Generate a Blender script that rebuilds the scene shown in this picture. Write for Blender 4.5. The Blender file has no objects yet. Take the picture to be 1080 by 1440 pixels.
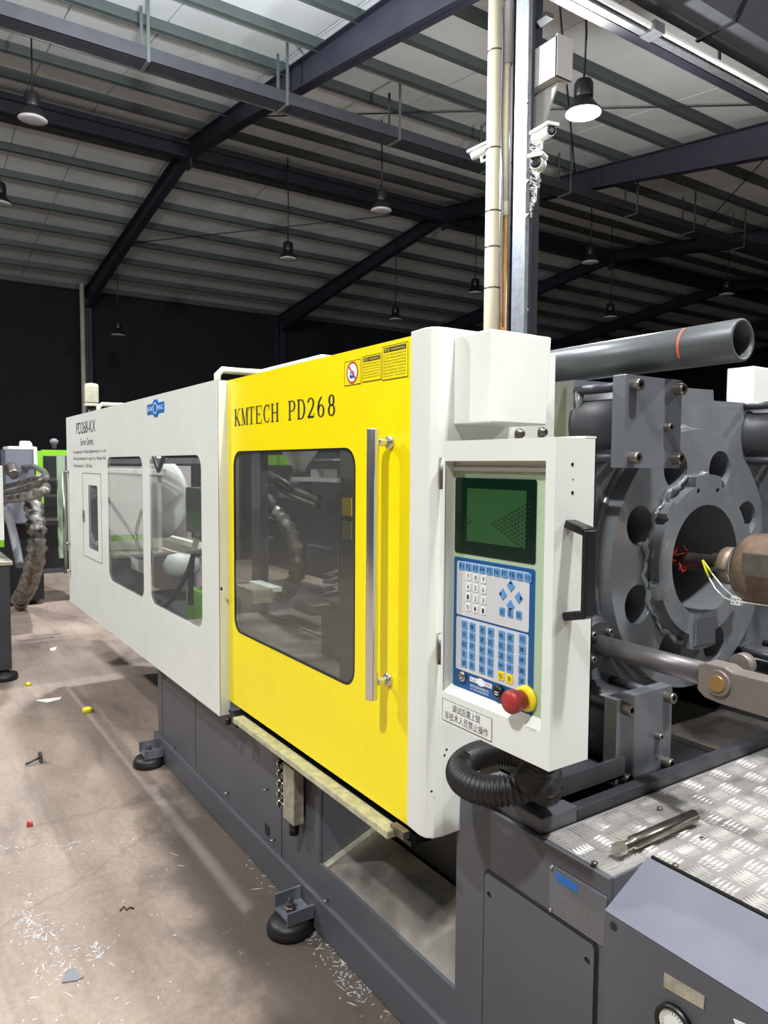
import bpy, bmesh, math, random
from mathutils import Vector, Matrix
random.seed(7)
S = bpy.context.scene
COL = S.collection
# ------------------------------------------------------------------ camera
CAM = Vector((0, 0, 1.6)); FPX = 1027.73
YAW, PITCH, ROLL = 0.976995, -0.0633204, 0.0065472
_f = Vector((-math.sin(YAW)*math.cos(PITCH), math.cos(YAW)*math.cos(PITCH), math.sin(PITCH)))
_r = Vector((math.cos(YAW), math.sin(YAW), 0)); _u = _r.cross(_f)
CR = _r*math.cos(ROLL) + _u*math.sin(ROLL); CU = -_r*math.sin(ROLL) + _u*math.cos(ROLL); CF = _f
cam = bpy.data.cameras.new('camera'); co = bpy.data.objects.new('camera', cam); COL.objects.link(co)
cam.sensor_fit = 'VERTICAL'; cam.sensor_height = 36; cam.lens = 36*FPX/1440; cam.clip_start = .05; cam.clip_end = 200
co.matrix_world = Matrix(((CR.x, CU.x, -CF.x, CAM.x), (CR.y, CU.y, -CF.y, CAM.y), (CR.z, CU.z, -CF.z, CAM.z), (0, 0, 0, 1)))
S.camera = co
def at(px, py, **k):
    """real-world point on the plane X=, Y= or Z= that was measured at a photo pixel"""
    d = CF + CR*((px-540)/FPX) - CU*((py-720)/FPX)
    a = {'X': 0, 'Y': 1, 'Z': 2}[list(k)[0]]; v = list(k.values())[0]
    return CAM + d*((v-CAM[a])/d[a])
# ------------------------------------------------------------------ world, exposure, lamps
W = bpy.data.worlds.new('night'); S.world = W; W.use_nodes = True
W.node_tree.nodes['Background'].inputs[0].default_value = (.55, .65, .8, 1)
W.node_tree.nodes['Background'].inputs[1].default_value = .012
S.view_settings.view_transform = 'Standard'; S.view_settings.look = 'None'
S.view_settings.exposure = -.14; S.view_settings.gamma = 1; S.view_settings.use_curve_mapping = False
LIT = [  # position, power, colour: the lit high-bay lamps of the hall, the last one added
    ((-5.70, 6.47, 5.50), 360, (1, 1, .99)),
    ((0.3, 1.5, 6.0), 325, (.98, .99, 1)),
    ((-0.3, -2.0, 6.0), 315, (.97, .99, 1)),
    ((-7.25, 2.2, 6.3), 450, (.88, .94, 1)),
    ((-7.2, -3.2, 6.0), 400, (.95, .98, 1)),
    ((2.5, 7.0, 6.0), 300, (1, 1, .98)),  # unseen lamp added to light the right of the platen
]
# ------------------------------------------------------------------ materials
def nt(name):
    m = bpy.data.materials.new(name); m.use_nodes = True
    t = m.node_tree; return m, t, t.nodes['Principled BSDF']
def add(t, typ, **kw):
    n = t.nodes.new(typ)
    for k, v in kw.items(): setattr(n, k, v)
    return n
def paint(name, col, rough=.45, metal=0, var=.12, scale=6, bump=.02, spec=.5, coat=0):
    m, t, b = nt(name)
    b.inputs['Roughness'].default_value = rough; b.inputs['Metallic'].default_value = metal
    b.inputs['Specular IOR Level'].default_value = spec; b.inputs['Coat Weight'].default_value = coat
    tc = add(t, 'ShaderNodeTexCoord'); no = add(t, 'ShaderNodeTexNoise'); no.inputs['Scale'].default_value = scale
    no.inputs['Detail'].default_value = 6; no.inputs['Roughness'].default_value = .6
    t.links.new(tc.outputs['Object'], no.inputs['Vector'])
    cr = add(t, 'ShaderNodeValToRGB')
    c0 = [max(0, c*(1-var)) for c in col]; c1 = [min(1, c*(1+var)) for c in col]
    cr.color_ramp.elements[0].position = .3; cr.color_ramp.elements[1].position = .7
    cr.color_ramp.elements[0].color = (*c0, 1); cr.color_ramp.elements[1].color = (*c1, 1)
    t.links.new(no.outputs['Fac'], cr.inputs['Fac']); t.links.new(cr.outputs['Color'], b.inputs['Base Color'])
    if bump:
        n2 = add(t, 'ShaderNodeTexNoise'); n2.inputs['Scale'].default_value = 90; n2.inputs['Detail'].default_value = 3
        t.links.new(tc.outputs['Object'], n2.inputs['Vector'])
        bu = add(t, 'ShaderNodeBump'); bu.inputs['Strength'].default_value = bump*4; bu.inputs['Distance'].default_value = .002
        t.links.new(n2.outputs['Fac'], bu.inputs['Height']); t.links.new(bu.outputs['Normal'], b.inputs['Normal'])
    return m
def srgb(r, g, b): return tuple(((c/255)/12.92 if c/255 <= .04045 else ((c/255+.055)/1.055)**2.4) for c in (r, g, b))
M = {}
M['white'] = paint('white_powder_coat', srgb(225, 228, 220), .38, var=.03)
M['cream'] = paint('cream_enamel', srgb(214, 212, 190), .4, var=.08)
M['yellow'] = paint('yellow_powder_coat', srgb(255, 232, 0), .34, var=.03)
M['grey'] = paint('machine_grey_paint', srgb(83, 84, 90), .42, var=.1, scale=3)
M['pipegrey'] = paint('grey_green_pipe_paint', srgb(74, 78, 80), .4, var=.15, scale=10)
M['pindark'] = paint('oily_dark_steel', srgb(112, 108, 100), .28, .9, var=.3, scale=30)
M['rodsteel'] = paint('dull_cylinder_rod', srgb(96, 92, 94), .42, .6, var=.2, scale=18)
M['clevis'] = paint('brownish_forged_steel', srgb(124, 115, 110), .5, .3, var=.12, scale=12)
M['greylight'] = paint('light_grey_paint', srgb(106, 108, 119), .36, var=.08, scale=9)
M['casting'] = paint('cast_platen_paint', srgb(110, 114, 118), .2, var=.14, scale=6, bump=.06, coat=.4)
M['plateg'] = paint('machined_plate_paint', srgb(98, 101, 108), .36, var=.08)
M['darkgrey'] = paint('dark_grey_paint', srgb(52, 53, 58), .45, var=.15)
M['black'] = paint('black_plastic', srgb(22, 22, 24), .4, var=.2)
M['rubber'] = paint('black_rubber', srgb(26, 25, 24), .5, var=.3)
M['steel'] = paint('bright_steel', srgb(170, 168, 160), .3, 1, var=.12, scale=20)
M['chrome'] = paint('polished_chrome', srgb(225, 225, 225), .2, .9, var=.02, bump=0)
M['dullsteel'] = paint('dull_worn_steel', srgb(120, 114, 108), .42, .85, var=.25, scale=25)
M['rusty'] = paint('heat_stained_steel', srgb(124, 104, 88), .45, .35, var=.45, scale=14, bump=.15)
M['galv'] = paint('galvanised_steel', srgb(160, 164, 170), .42, .7, var=.16, scale=14)
M['tread'] = paint('aluminium_tread_plate', srgb(208, 204, 200), .38, .72, var=.18, scale=5)
M['pvc'] = paint('yellowed_pvc', srgb(214, 203, 176), .4, var=.06, scale=3)
M['pvcgrey'] = paint('grey_pvc', srgb(176, 172, 168), .4, var=.05)
M['pvcorange'] = paint('orange_stained_pvc', srgb(186, 140, 78), .5, var=.2, scale=8)
M['green'] = paint('lime_green_paint', srgb(120, 180, 30), .4, var=.08)
M['palegreen'] = paint('pale_green_bezel', srgb(168, 190, 160), .45, var=.05, bump=0)
M['bluepanel'] = paint('blue_membrane', srgb(10, 82, 140), .4, var=.04, bump=0)
M['keyfield'] = paint('light_grey_membrane', srgb(205, 205, 208), .45, var=.03, bump=0)
M['keyblue'] = paint('light_blue_key', srgb(88, 148, 205), .45, var=.05, bump=0)
M['keyyellow'] = paint('yellow_key', srgb(238, 214, 30), .45, var=.03, bump=0)
M['ink'] = paint('black_ink', srgb(18, 20, 36), .6, var=0.05, bump=0)
M['inkwhite'] = paint('white_ink', srgb(235, 238, 240), .6, var=0.02, bump=0)
M['inkred'] = paint('red_ink', srgb(190, 44, 40), .6, var=0.05, bump=0)
M['inkgrey'] = paint('grey_ink', srgb(110, 110, 116), .6, var=0.05, bump=0)
M['badge'] = paint('blue_badge', srgb(28, 112, 196), .4, var=.05, bump=0)
M['red'] = paint('red_plastic', srgb(164, 50, 48), .4, var=.06, bump=0)
M['greenbox'] = paint('green_enamel', srgb(52, 92, 62), .45, var=.1)
M['screen'] = paint('dark_green_screen', srgb(10, 34, 22), .16, var=.05, bump=0)
M['screenin'] = paint('green_display', srgb(44, 80, 46), .16, var=.08, bump=0)
M['roof'] = paint('roof_panel_white', srgb(224, 230, 230), .6, var=.06, scale=1)
M['purlin'] = paint('purlin_steel', srgb(76, 84, 82), .5, var=.1, scale=2)
M['rafter'] = paint('dark_blue_rafter', srgb(42, 43, 54), .5, var=.1, scale=2)
M['wall'] = paint('dark_wall', srgb(22, 24, 30), .8, var=.2, scale=.6)
M['label'] = paint('white_label', srgb(228, 230, 224), .5, var=.02, bump=0)
M['tarnish'] = paint('tarnished_aluminium', srgb(168, 164, 146), .4, .4, var=.3, scale=40)
M['woodrail'] = paint('greasy_rail', srgb(186, 184, 150), .4, .2, var=.3, scale=30)
M['cardboard'] = paint('pale_packing_board', srgb(205, 196, 196), .6, var=.08, scale=3)
M['wrap'] = paint('glossy_shrink_wrap', srgb(118, 114, 108), .12, .45, var=.8, scale=16, bump=.5)
M['yellowwire'] = paint('yellow_green_wire', srgb(215, 220, 40), .45, var=.05, bump=0)
M['mark'] = paint('orange_paint_mark', srgb(224, 92, 50), .5, var=.1, bump=0)
M['copper'] = paint('brass_pin', srgb(176, 140, 84), .35, .7, var=.1)
def emis(name, col, st):
    m, t, b = nt(name); b.inputs['Emission Color'].default_value = (*col, 1); b.inputs['Emission Strength'].default_value = st
    b.inputs['Base Color'].default_value = (*col, 1); return m
M['lit'] = emis('lit_lamp_lens', (1, .99, .96), 14)
M['lensoff'] = paint('unlit_lamp_lens', srgb(205, 205, 205), .3, var=.03, bump=0)
def glass(name, tint, haze, hazecol):
    m = bpy.data.materials.new(name); m.use_nodes = True; t = m.node_tree; t.nodes.clear()
    o = add(t, 'ShaderNodeOutputMaterial'); tr = add(t, 'ShaderNodeBsdfTransparent'); tr.inputs[0].default_value = (*tint, 1)
    gl = add(t, 'ShaderNodeBsdfGlossy'); gl.inputs['Roughness'].default_value = .03
    di = add(t, 'ShaderNodeBsdfDiffuse'); di.inputs[0].default_value = (*hazecol, 1)
    fr = add(t, 'ShaderNodeFresnel'); fr.inputs[0].default_value = 1.45
    ge = add(t, 'ShaderNodeNewGeometry'); ma = add(t, 'ShaderNodeMath', operation='MULTIPLY_ADD'); ma.inputs[1].default_value = 1/1.45-1.45; ma.inputs[2].default_value = 1.45
    t.links.new(ge.outputs['Backfacing'], ma.inputs[0]); t.links.new(ma.outputs[0], fr.inputs[0])
    m1 = add(t, 'ShaderNodeMixShader'); m1.inputs[0].default_value = haze
    m2 = add(t, 'ShaderNodeMixShader')
    t.links.new(tr.outputs[0], m1.inputs[1]); t.links.new(di.outputs[0], m1.inputs[2])
    t.links.new(fr.outputs[0], m2.inputs[0]); t.links.new(m1.outputs[0], m2.inputs[1]); t.links.new(gl.outputs[0], m2.inputs[2])
    t.links.new(m2.outputs[0], o.inputs[0]); return m
M['glass'] = glass('clear_acrylic', (.9, .91, .9), .06, (.6, .6, .6))
M['glassdark'] = glass('smoky_acrylic', (.7, .72, .7), .05, (.5, .5, .48))
M['film'] = glass('clear_wrapping_film', (.9, .9, .9), .22, (.9, .9, .88))
def concrete():
    m, t, b = nt('worn_concrete'); L = t.links.new
    tc = add(t, 'ShaderNodeTexCoord')
    def noise(sc, det=8, rough=.6, dist=0, vec=None):
        n = add(t, 'ShaderNodeTexNoise'); n.inputs['Scale'].default_value = sc; n.inputs['Detail'].default_value = det
        n.inputs['Roughness'].default_value = rough; n.inputs['Distortion'].default_value = dist
        L(vec or tc.outputs['Object'], n.inputs['Vector']); return n
    def ramp(src, p0, p1, c0, c1):
        r = add(t, 'ShaderNodeValToRGB'); r.color_ramp.elements[0].position = p0; r.color_ramp.elements[1].position = p1
        r.color_ramp.elements[0].color = c0; r.color_ramp.elements[1].color = c1; L(src, r.inputs['Fac']); return r
    def mix(f, a, bb, mode='MIX'):
        x = add(t, 'ShaderNodeMixRGB', blend_type=mode)
        if isinstance(f, float): x.inputs[0].default_value = f
        else: L(f, x.inputs[0])
        L(a, x.inputs[1])
        if isinstance(bb, tuple): x.inputs[2].default_value = bb
        else: L(bb, x.inputs[2])
        return x.outputs[0]
    base = ramp(noise(1.1).outputs['Fac'], .3, .72, (*srgb(122, 106, 95), 1), (*srgb(164, 146, 132), 1)).outputs[0]
    fine = ramp(noise(38, 10, .75).outputs['Fac'], .3, .7, (.72, .72, .72, 1), (1.1, 1.1, 1.1, 1)).outputs[0]
    c = mix(1.0, base, fine, 'MULTIPLY')
    # streaks of wear along the aisle
    mp = add(t, 'ShaderNodeMapping'); mp.inputs['Scale'].default_value = (.5, 3.2, 1); mp.inputs['Rotation'].default_value = (0, 0, .12)
    L(tc.outputs['Object'], mp.inputs['Vector'])
    st = ramp(noise(2.2, 9, .62, .5, mp.outputs[0]).outputs['Fac'], .50, .66, (0, 0, 0, 1), (1, 1, 1, 1)).outputs[0]
    c = mix(mix(1.0, st, (.42, .42, .42, 1), 'MULTIPLY'), c, (*srgb(78, 70, 65), 1))
    # machine's floor shadow painted in beside the base, broken up by noise
    sx = add(t, 'ShaderNodeSeparateXYZ'); L(tc.outputs['Object'], sx.inputs[0])
    my = add(t, 'ShaderNodeMapRange'); my.inputs[1].default_value = .55; my.inputs[2].default_value = 1.1; L(sx.outputs['Y'], my.inputs[0])
    mx = add(t, 'ShaderNodeMapRange'); mx.inputs[1].default_value = -4.4; mx.inputs[2].default_value = -2.6; L(sx.outputs['X'], mx.inputs[0])
    mm = add(t, 'ShaderNodeMath', operation='MULTIPLY'); L(my.outputs[0], mm.inputs[0]); L(mx.outputs[0], mm.inputs[1])
    pn = noise(2.6, 7, .6, .3)
    ma = add(t, 'ShaderNodeMath', operation='MULTIPLY_ADD'); L(pn.outputs['Fac'], ma.inputs[0]); ma.inputs[1].default_value = .9; L(mm.outputs[0], ma.inputs[2])
    base_shade = ramp(ma.outputs[0], .78, 1.25, (0, 0, 0, 1), (.78, .78, .78, 1)).outputs[0]
    c = mix(base_shade, c, (*srgb(70, 62, 56), 1))
    # pale chalky scraped flecks
    wn = ramp(noise(16, 10, .8, .2).outputs['Fac'], .615, .66, (0, 0, 0, 1), (1, 1, 1, 1)).outputs[0]
    wz = ramp(noise(1.4, 3, .5).outputs['Fac'], .5, .62, (0, 0, 0, 1), (1, 1, 1, 1)).outputs[0]
    wf = mix(1.0, wn, wz, 'MULTIPLY')
    c = mix(wf, c, (*srgb(206, 196, 182), 1))
    # hairline cracks
    vo = add(t, 'ShaderNodeTexVoronoi', feature='DISTANCE_TO_EDGE'); vo.inputs['Scale'].default_value = .55
    wv = mix(.22, tc.outputs['Object'], noise(3, 5).outputs['Color']); L(wv, vo.inputs['Vector'])
    cr = ramp(vo.outputs['Distance'], .0, .006, (.8, .8, .8, 1), (1, 1, 1, 1)).outputs[0]
    c = mix(1.0, c, cr, 'MULTIPLY')
    L(c, b.inputs['Base Color'])
    rr = ramp(noise(3).outputs['Fac'], .3, .7, (.5, .5, .5, 1), (.8, .8, .8, 1)); L(rr.outputs[0], b.inputs['Roughness'])
    bu = add(t, 'ShaderNodeBump'); bu.inputs['Strength'].default_value = .35; bu.inputs['Distance'].default_value = .004
    L(noise(45, 8, .7).outputs['Fac'], bu.inputs['Height']); L(bu.outputs[0], b.inputs['Normal'])
    return m
M['concrete'] = concrete()
def dirty():
    m, t, b = nt('dusty_chute_sheet'); L = t.links.new
    tc = add(t, 'ShaderNodeTexCoord'); n = add(t, 'ShaderNodeTexNoise'); n.inputs['Scale'].default_value = 4; n.inputs['Detail'].default_value = 10; n.inputs['Distortion'].default_value = .6
    L(tc.outputs['Object'], n.inputs['Vector']); r = add(t, 'ShaderNodeValToRGB')
    r.color_ramp.elements[0].position = .36; r.color_ramp.elements[1].position = .7
    r.color_ramp.elements[0].color = (*srgb(70, 65, 60), 1); r.color_ramp.elements[1].color = (*srgb(142, 134, 124), 1)
    L(n.outputs['Fac'], r.inputs['Fac']); L(r.outputs[0], b.inputs['Base Color']); b.inputs['Roughness'].default_value = .6; b.inputs['Metallic'].default_value = .15
    return m
M['dirty'] = dirty()
# ------------------------------------------------------------------ mesh helpers
class MB:
    def __init__(s): s.v = []; s.f = []; s.sm = []
    def put(s, vs, fs, smooth=False):
        o = len(s.v); s.v += [tuple(p) for p in vs]; s.f += [tuple(i+o for i in f) for f in fs]; s.sm += [smooth]*len(fs); return s
    def box(s, x0, x1, y0, y1, z0, z1):
        vs = [(x, y, z) for z in (z0, z1) for y in (y0, y1) for x in (x0, x1)]
        return s.put(vs, [(0, 2, 3, 1), (4, 5, 7, 6), (0, 1, 5, 4), (2, 6, 7, 3), (0, 4, 6, 2), (1, 3, 7, 5)])
    def hexa(s, p):  # 8 points: bottom 4 ccw, top 4 ccw
        return s.put(p, [(3, 2, 1, 0), (4, 5, 6, 7), (0, 1, 5, 4), (1, 2, 6, 5), (2, 3, 7, 6), (3, 0, 4, 7)])
    def prism(s, poly, plane, d0, d1):
        n = len(poly); mp = {'xz': lambda u, v, d: (u, d, v), 'yz': lambda u, v, d: (d, u, v), 'xy': lambda u, v, d: (u, v, d)}[plane]
        vs = [mp(u, v, d0) for u, v in poly]+[mp(u, v, d1) for u, v in poly]
        return s.put(vs, [tuple(range(n)), tuple(range(2*n-1, n-1, -1))]+[(i, i+n, (i+1) % n+n, (i+1) % n) for i in range(n)])
    def ring(s, c, ax, r, n, ref=None):
        ax = Vector(ax).normalized(); a = (ref or (Vector((0, 0, 1)) if abs(ax.z) < .9 else Vector((1, 0, 0)))); a = (a-ax*a.dot(ax)).normalized(); b = ax.cross(a)
        return [Vector(c)+(a*math.cos(2*math.pi*i/n)+b*math.sin(2*math.pi*i/n))*r for i in range(n)]
    def lathe(s, c, ax, prof, n=24, cap=True, smooth=True):
        """prof: (radius, distance along axis)"""
        ax = Vector(ax).normalized(); vs = []; fs = []
        for r, d in prof: vs += s.ring(Vector(c)+ax*d, ax, max(r, 1e-5), n)
        for k in range(len(prof)-1):
            for i in range(n): j = (i+1) % n; fs.append((k*n+i, k*n+j, (k+1)*n+j, (k+1)*n+i))
        s.put(vs, fs, smooth)
        if cap:
            o = len(s.v)-len(vs); s.f += [tuple(o+i for i in range(n-1, -1, -1)), tuple(o+(len(prof)-1)*n+i for i in range(n))]; s.sm += [False, False]
        return s
    def cyl(s, p0, p1, r, n=16, r1=None):
        p0 = Vector(p0); p1 = Vector(p1); d = (p1-p0).length
        return s.lathe(p0, p1-p0, [(r, 0), (r1 or r, d)], n)
    def hexbolt(s, p, ax, r, h, socket=True):
        """socket-head cap screw"""
        ax = Vector(ax).normalized()
        s.lathe(p, ax, [(r, 0), (r, h*.9), (r*.9, h), (r*.52, h), (r*.5, h*.4), (0, h*.4)] if socket else [(r, 0), (r, h*.85), (r*.85, h)], 14 if socket else 6, True, False)
        return s
    def tube(s, pts, r, n=10, closed=False, rf=None):
        pts = [Vector(p) for p in pts]; N = len(pts); vs = []; fs = []; a = None
        for i, p in enumerate(pts):
            t = (pts[min(i+1, N-1)]-pts[max(i-1, 0)]).normalized()
            if a is None: a = Vector((0, 0, 1)) if abs(t.z) < .9 else Vector((1, 0, 0))
            a = (a-t*a.dot(t)).normalized(); b = t.cross(a); rr = rf(i) if rf else r
            vs += [p+(a*math.cos(2*math.pi*k/n)+b*math.sin(2*math.pi*k/n))*rr for k in range(n)]
        for i in range(N-1):
            for k in range(n): j = (k+1) % n; fs.append((i*n+k, i*n+j, (i+1)*n+j, (i+1)*n+k))
        s.put(vs, fs, True); o = len(s.v)-len(vs)
        s.f += [tuple(o+k for k in range(n-1, -1, -1)), tuple(o+(N-1)*n+k for k in range(n))]; s.sm += [False, False]
        return s
    def loose(s, name, mat, parent=None, bevel=0):
        """one object per connected piece"""
        par = list(range(len(s.v)))
        def fd(a):
            while par[a] != a: par[a] = par[par[a]]; a = par[a]
            return a
        for f in s.f:
            for k in f[1:]: par[fd(k)] = fd(f[0])
        grp = {}
        for i, f in enumerate(s.f): grp.setdefault(fd(f[0]), []).append(i)
        out = []
        for fi in grp.values():
            m = MB(); ix = {}
            for i in fi:
                for k in s.f[i]:
                    if k not in ix: ix[k] = len(m.v); m.v.append(s.v[k])
                m.f.append(tuple(ix[k] for k in s.f[i])); m.sm.append(s.sm[i] if i < len(s.sm) else False)
            out.append(m.build(name, mat, parent, bevel))
        return out
    def build(s, name, mat, parent=None, bevel=0, seg=2):
        me = bpy.data.meshes.new(name); me.from_pydata(s.v, [], s.f); me.update()
        bm = bmesh.new(); bm.from_mesh(me); bmesh.ops.recalc_face_normals(bm, faces=bm.faces); bm.to_mesh(me); bm.free()
        for i, p in enumerate(me.polygons): p.use_smooth = s.sm[i] if i < len(s.sm) else False
        me.materials.append(M[mat]); return link(name, me, parent, bevel, seg)
def link(name, me, parent=None, bevel=0, seg=2):
    o = bpy.data.objects.new(name, me); COL.objects.link(o)
    if parent:
        o.parent = parent
        o.matrix_parent_inverse = Matrix.Translation(ROOTS.get(parent.name, Vector((0, 0, 0)))).inverted()
    if bevel:
        b = o.modifiers.new('bevel', 'BEVEL'); b.width = bevel; b.segments = seg; b.limit_method = 'ANGLE'; b.angle_limit = math.radians(35)
    return o
ROOTS = {}
def tag(o, label=None, cat=None, group=None, kind=None):
    for k, v in (('label', label), ('category', cat), ('group', group), ('kind', kind)):
        if v: o[k] = v
    return o
def thing(name, loc, label, cat, group=None, kind=None):
    o = bpy.data.objects.new(name, None); COL.objects.link(o); o.location = loc; o.empty_display_size = .1
    ROOTS[o.name] = Vector(loc); return tag(o, label, cat, group, kind)
def rr(u0, v0, u1, v1, r, n=5):
    pts = []
    for cx, cy, a in ((u1-r, v0+r, -90), (u1-r, v1-r, 0), (u0+r, v1-r, 90), (u0+r, v0+r, 180)):
        for i in range(n+1): t = math.radians(a+90*i/n); pts.append((cx+r*math.cos(t), cy+r*math.sin(t)))
    return pts
def circ(u, v, r, n=32): return [(u+r*math.cos(2*math.pi*i/n), v+r*math.sin(2*math.pi*i/n)) for i in range(n)]
MAPS = {'xz': lambda c: (c.x, -c.z, c.y), 'yz': lambda c: (c.z, c.x, c.y), 'xy': lambda c: (c.x, c.y, c.z)}
def _eval(cu):
    o = bpy.data.objects.new('tmp', cu); COL.objects.link(o)
    dg = bpy.context.evaluated_depsgraph_get(); me = bpy.data.meshes.new_from_object(o.evaluated_get(dg)); bpy.data.objects.remove(o); return me
def sheet(name, loops, plane, d0, d1, mat, parent=None, bevel=0):
    """flat plate with holes; plane xz/yz/xy spans d0..d1 on the third axis"""
    cu = bpy.data.curves.new('c', 'CURVE'); cu.dimensions = '2D'; cu.fill_mode = 'BOTH'
    for lp in loops:
        sp = cu.splines.new('POLY'); sp.points.add(len(lp)-1); sp.use_cyclic_u = True
        for i, (u, v) in enumerate(lp): sp.points[i].co = (u, v, 0, 1)
    h = abs(d1-d0)/2; m = (d0+d1)/2; cu.extrude = h
    me = _eval(cu); bpy.data.curves.remove(cu)
    for v in me.vertices:
        c = v.co.copy(); v.co = MAPS[plane](c); k = {'xz': 1, 'yz': 0, 'xy': 2}[plane]; v.co[k] += m
    bm = bmesh.new(); bm.from_mesh(me); bmesh.ops.remove_doubles(bm, verts=bm.verts, dist=1e-5); bmesh.ops.recalc_face_normals(bm, faces=bm.faces); bm.to_mesh(me); bm.free()
    for p in me.polygons: p.use_smooth = False
    me.materials.clear(); me.materials.append(M[mat]); me.name = name
    return link(name, me, parent, bevel)
_tc = {}
def textmesh(body):
    if body in _tc: return _tc[body]
    cu = bpy.data.curves.new('t', 'FONT'); cu.body = body; cu.size = 1; cu.resolution_u = 3; cu.fill_mode = 'FRONT'
    me = _eval(cu); bpy.data.curves.remove(cu)
    vs = [(v.co.x, v.co.y) for v in me.vertices]; fs = [tuple(p.vertices) for p in me.polygons]; bpy.data.meshes.remove(me)
    _tc[body] = (vs, fs); return vs, fs
def text(mb, body, plane, u0, v0, u1, v1, d, q=None):
    """text stretched into the rectangle; q = four corner points overrides"""
    vs, fs = textmesh(body)
    if not vs: return
    x0 = min(v[0] for v in vs); x1 = max(v[0] for v in vs); y0 = min(v[1] for v in vs); y1 = max(v[1] for v in vs)
    out = []
    for x, y in vs:
        a = (x-x0)/(x1-x0 or 1); b = (y-y0)/(y1-y0 or 1)
        if q: p = q[0]*(1-a)*(1-b)+q[1]*a*(1-b)+q[2]*a*b+q[3]*(1-a)*b; out.append(tuple(p)); continue
        c = Vector((u0+(u1-u0)*a, v0+(v1-v0)*b, 0)); p = list(MAPS[plane](c)); p[{'xz': 1, 'yz': 0, 'xy': 2}[plane]] += d; out.append(tuple(p))
    mb.put(out, fs)
# ------------------------------------------------------------------ structure
sheet('floor', [[(-40, -12), (14, -12), (14, 40), (-40, 40)]], 'xy', -.12, 0, 'concrete')['kind'] = 'structure'
RIDGE_X, RIDGE_Z, SL = -14.6, 8.0, .12
FRAMES = [-1.25, 5.12, 11.63, 17.97, 24.1, 30.3]
def zr(x):
    if x <= -4.9: return RIDGE_Z-SL*abs(x-RIDGE_X)
    return zr(-4.9)+SL*(x+4.9)
ceil = MB()
for x0, x1 in ((-24, RIDGE_X), (RIDGE_X, -4.9), (-4.9, 6)):
    a, b = zr(x0)+.17, zr(x1)+.17
    ceil.hexa([(x0, -9, a), (x1, -9, b), (x1, 36, b), (x0, 36, a), (x0, -9, a+.06), (x1, -9, b+.06), (x1, 36, b+.06), (x0, 36, a+.06)])
ceiling = ceil.build('ceiling', 'roof'); ceiling['kind'] = 'structure'
PX = [-23.9, -22.6, -21.3, -20.0, -18.8, -17.6, -16.5, -15.45, -13.7, -12.6, -11.4, -10.3, -9.25, -8.2, -7.2, -6.2, -5.2, -3.9, -2.8, -1.7]
for x in PX:
    z = zr(x); m = MB()
    m.box(x-.045, x+.045, -7, 35, z-.01, z+.13).box(x-.045, x-.035, -7, 35, z-.02, z)
    m.build('purlin', 'purlin', ceiling)
# roof sheets between purlins, each with its own edge
edges = sorted(PX+[RIDGE_X]); pmesh = {}
for i in range(len(edges)-1):
    x0, x1 = edges[i], edges[i+1]; y = -3.0; k = 0
    if x1 > -1.6: continue
    while y < 26 and k < 13:
        w = 1.15+1.15*((k*7+3) % 3)*.5; y1 = y+w
        m = MB(); m.hexa([(x0+.004, y+.012, zr(x0)+.135), (x1-.004, y+.012, zr(x1)+.135), (x1-.004, y1-.012, zr(x1)+.135), (x0+.004, y1-.012, zr(x0)+.135),
                          (x0+.004, y+.012, zr(x0)+.165), (x1-.004, y+.012, zr(x1)+.165), (x1-.004, y1-.012, zr(x1)+.165), (x0+.004, y1-.012, zr(x0)+.165)])
        m.build('roof_panel', 'roof', ceiling); y = y1; k += 1
def ibeam_run(m, xs, y, dep):
    for (x0, x1) in zip(xs[:-1], xs[1:]):
        z0, z1 = zr(x0), zr(x1); d0, d1 = dep(x0), dep(x1)
        for (ya, yb, o0, o1) in ((-.09, .09, 0, .015), (-.09, .09, None, 0), (-.006, .006, 'w', 0)):
            if o0 == 0: A = [(z0-.015, z0), (z1-.015, z1)]
            elif o0 is None: A = [(z0-d0, z0-d0+.015), (z1-d1, z1-d1+.015)]
            else: A = [(z0-d0, z0), (z1-d1, z1)]
            m.hexa([(x0, y+ya, A[0][0]), (x1, y+ya, A[1][0]), (x1, y+yb, A[1][0]), (x0, y+yb, A[0][0]), (x0, y+ya, A[0][1]), (x1, y+ya, A[1][1]), (x1, y+yb, A[1][1]), (x0, y+yb, A[0][1])])
dep = lambda x: .32+.28*min(1, abs(x-RIDGE_X)/9.4)**2
for y in FRAMES:
    m = MB(); ibeam_run(m, [-23.95, -20, -17, -14.6], y, dep); ibeam_run(m, [-14.6, -12, -9, -6, -5.0], y, dep)
    if y > 5: m.box(RIDGE_X-.12, RIDGE_X+.12, y-.02, y+.02, RIDGE_Z-.52, RIDGE_Z-.3)
    m.build('rafter', 'rafter', ceiling)
m = MB(); m.box(RIDGE_X-.1, RIDGE_X+.1, -7, 35, 7.9, 8.0).box(RIDGE_X-.1, RIDGE_X+.1, -7, 35, 7.66, 7.7).box(RIDGE_X-.01, RIDGE_X+.01, -7, 35, 7.68, 7.95); m.build('ridge_beam', 'rafter', ceiling)
# thin roof bracing rods
for (a, b) in (((-12.6, 5.12), (-5.2, 11.63)), ((-5.2, 5.4), (-10.3, 11.5)), ((-20, 5.12), (-14.6, 11.63)), ((-6, 11.7), (-12, 17.9))):
    m = MB(); m.cyl((a[0], a[1], zr(a[0])-.04), (b[0], b[1], zr(b[0])-.04), .012, 6); m.build('bracing_rod', 'rafter', ceiling)
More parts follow.
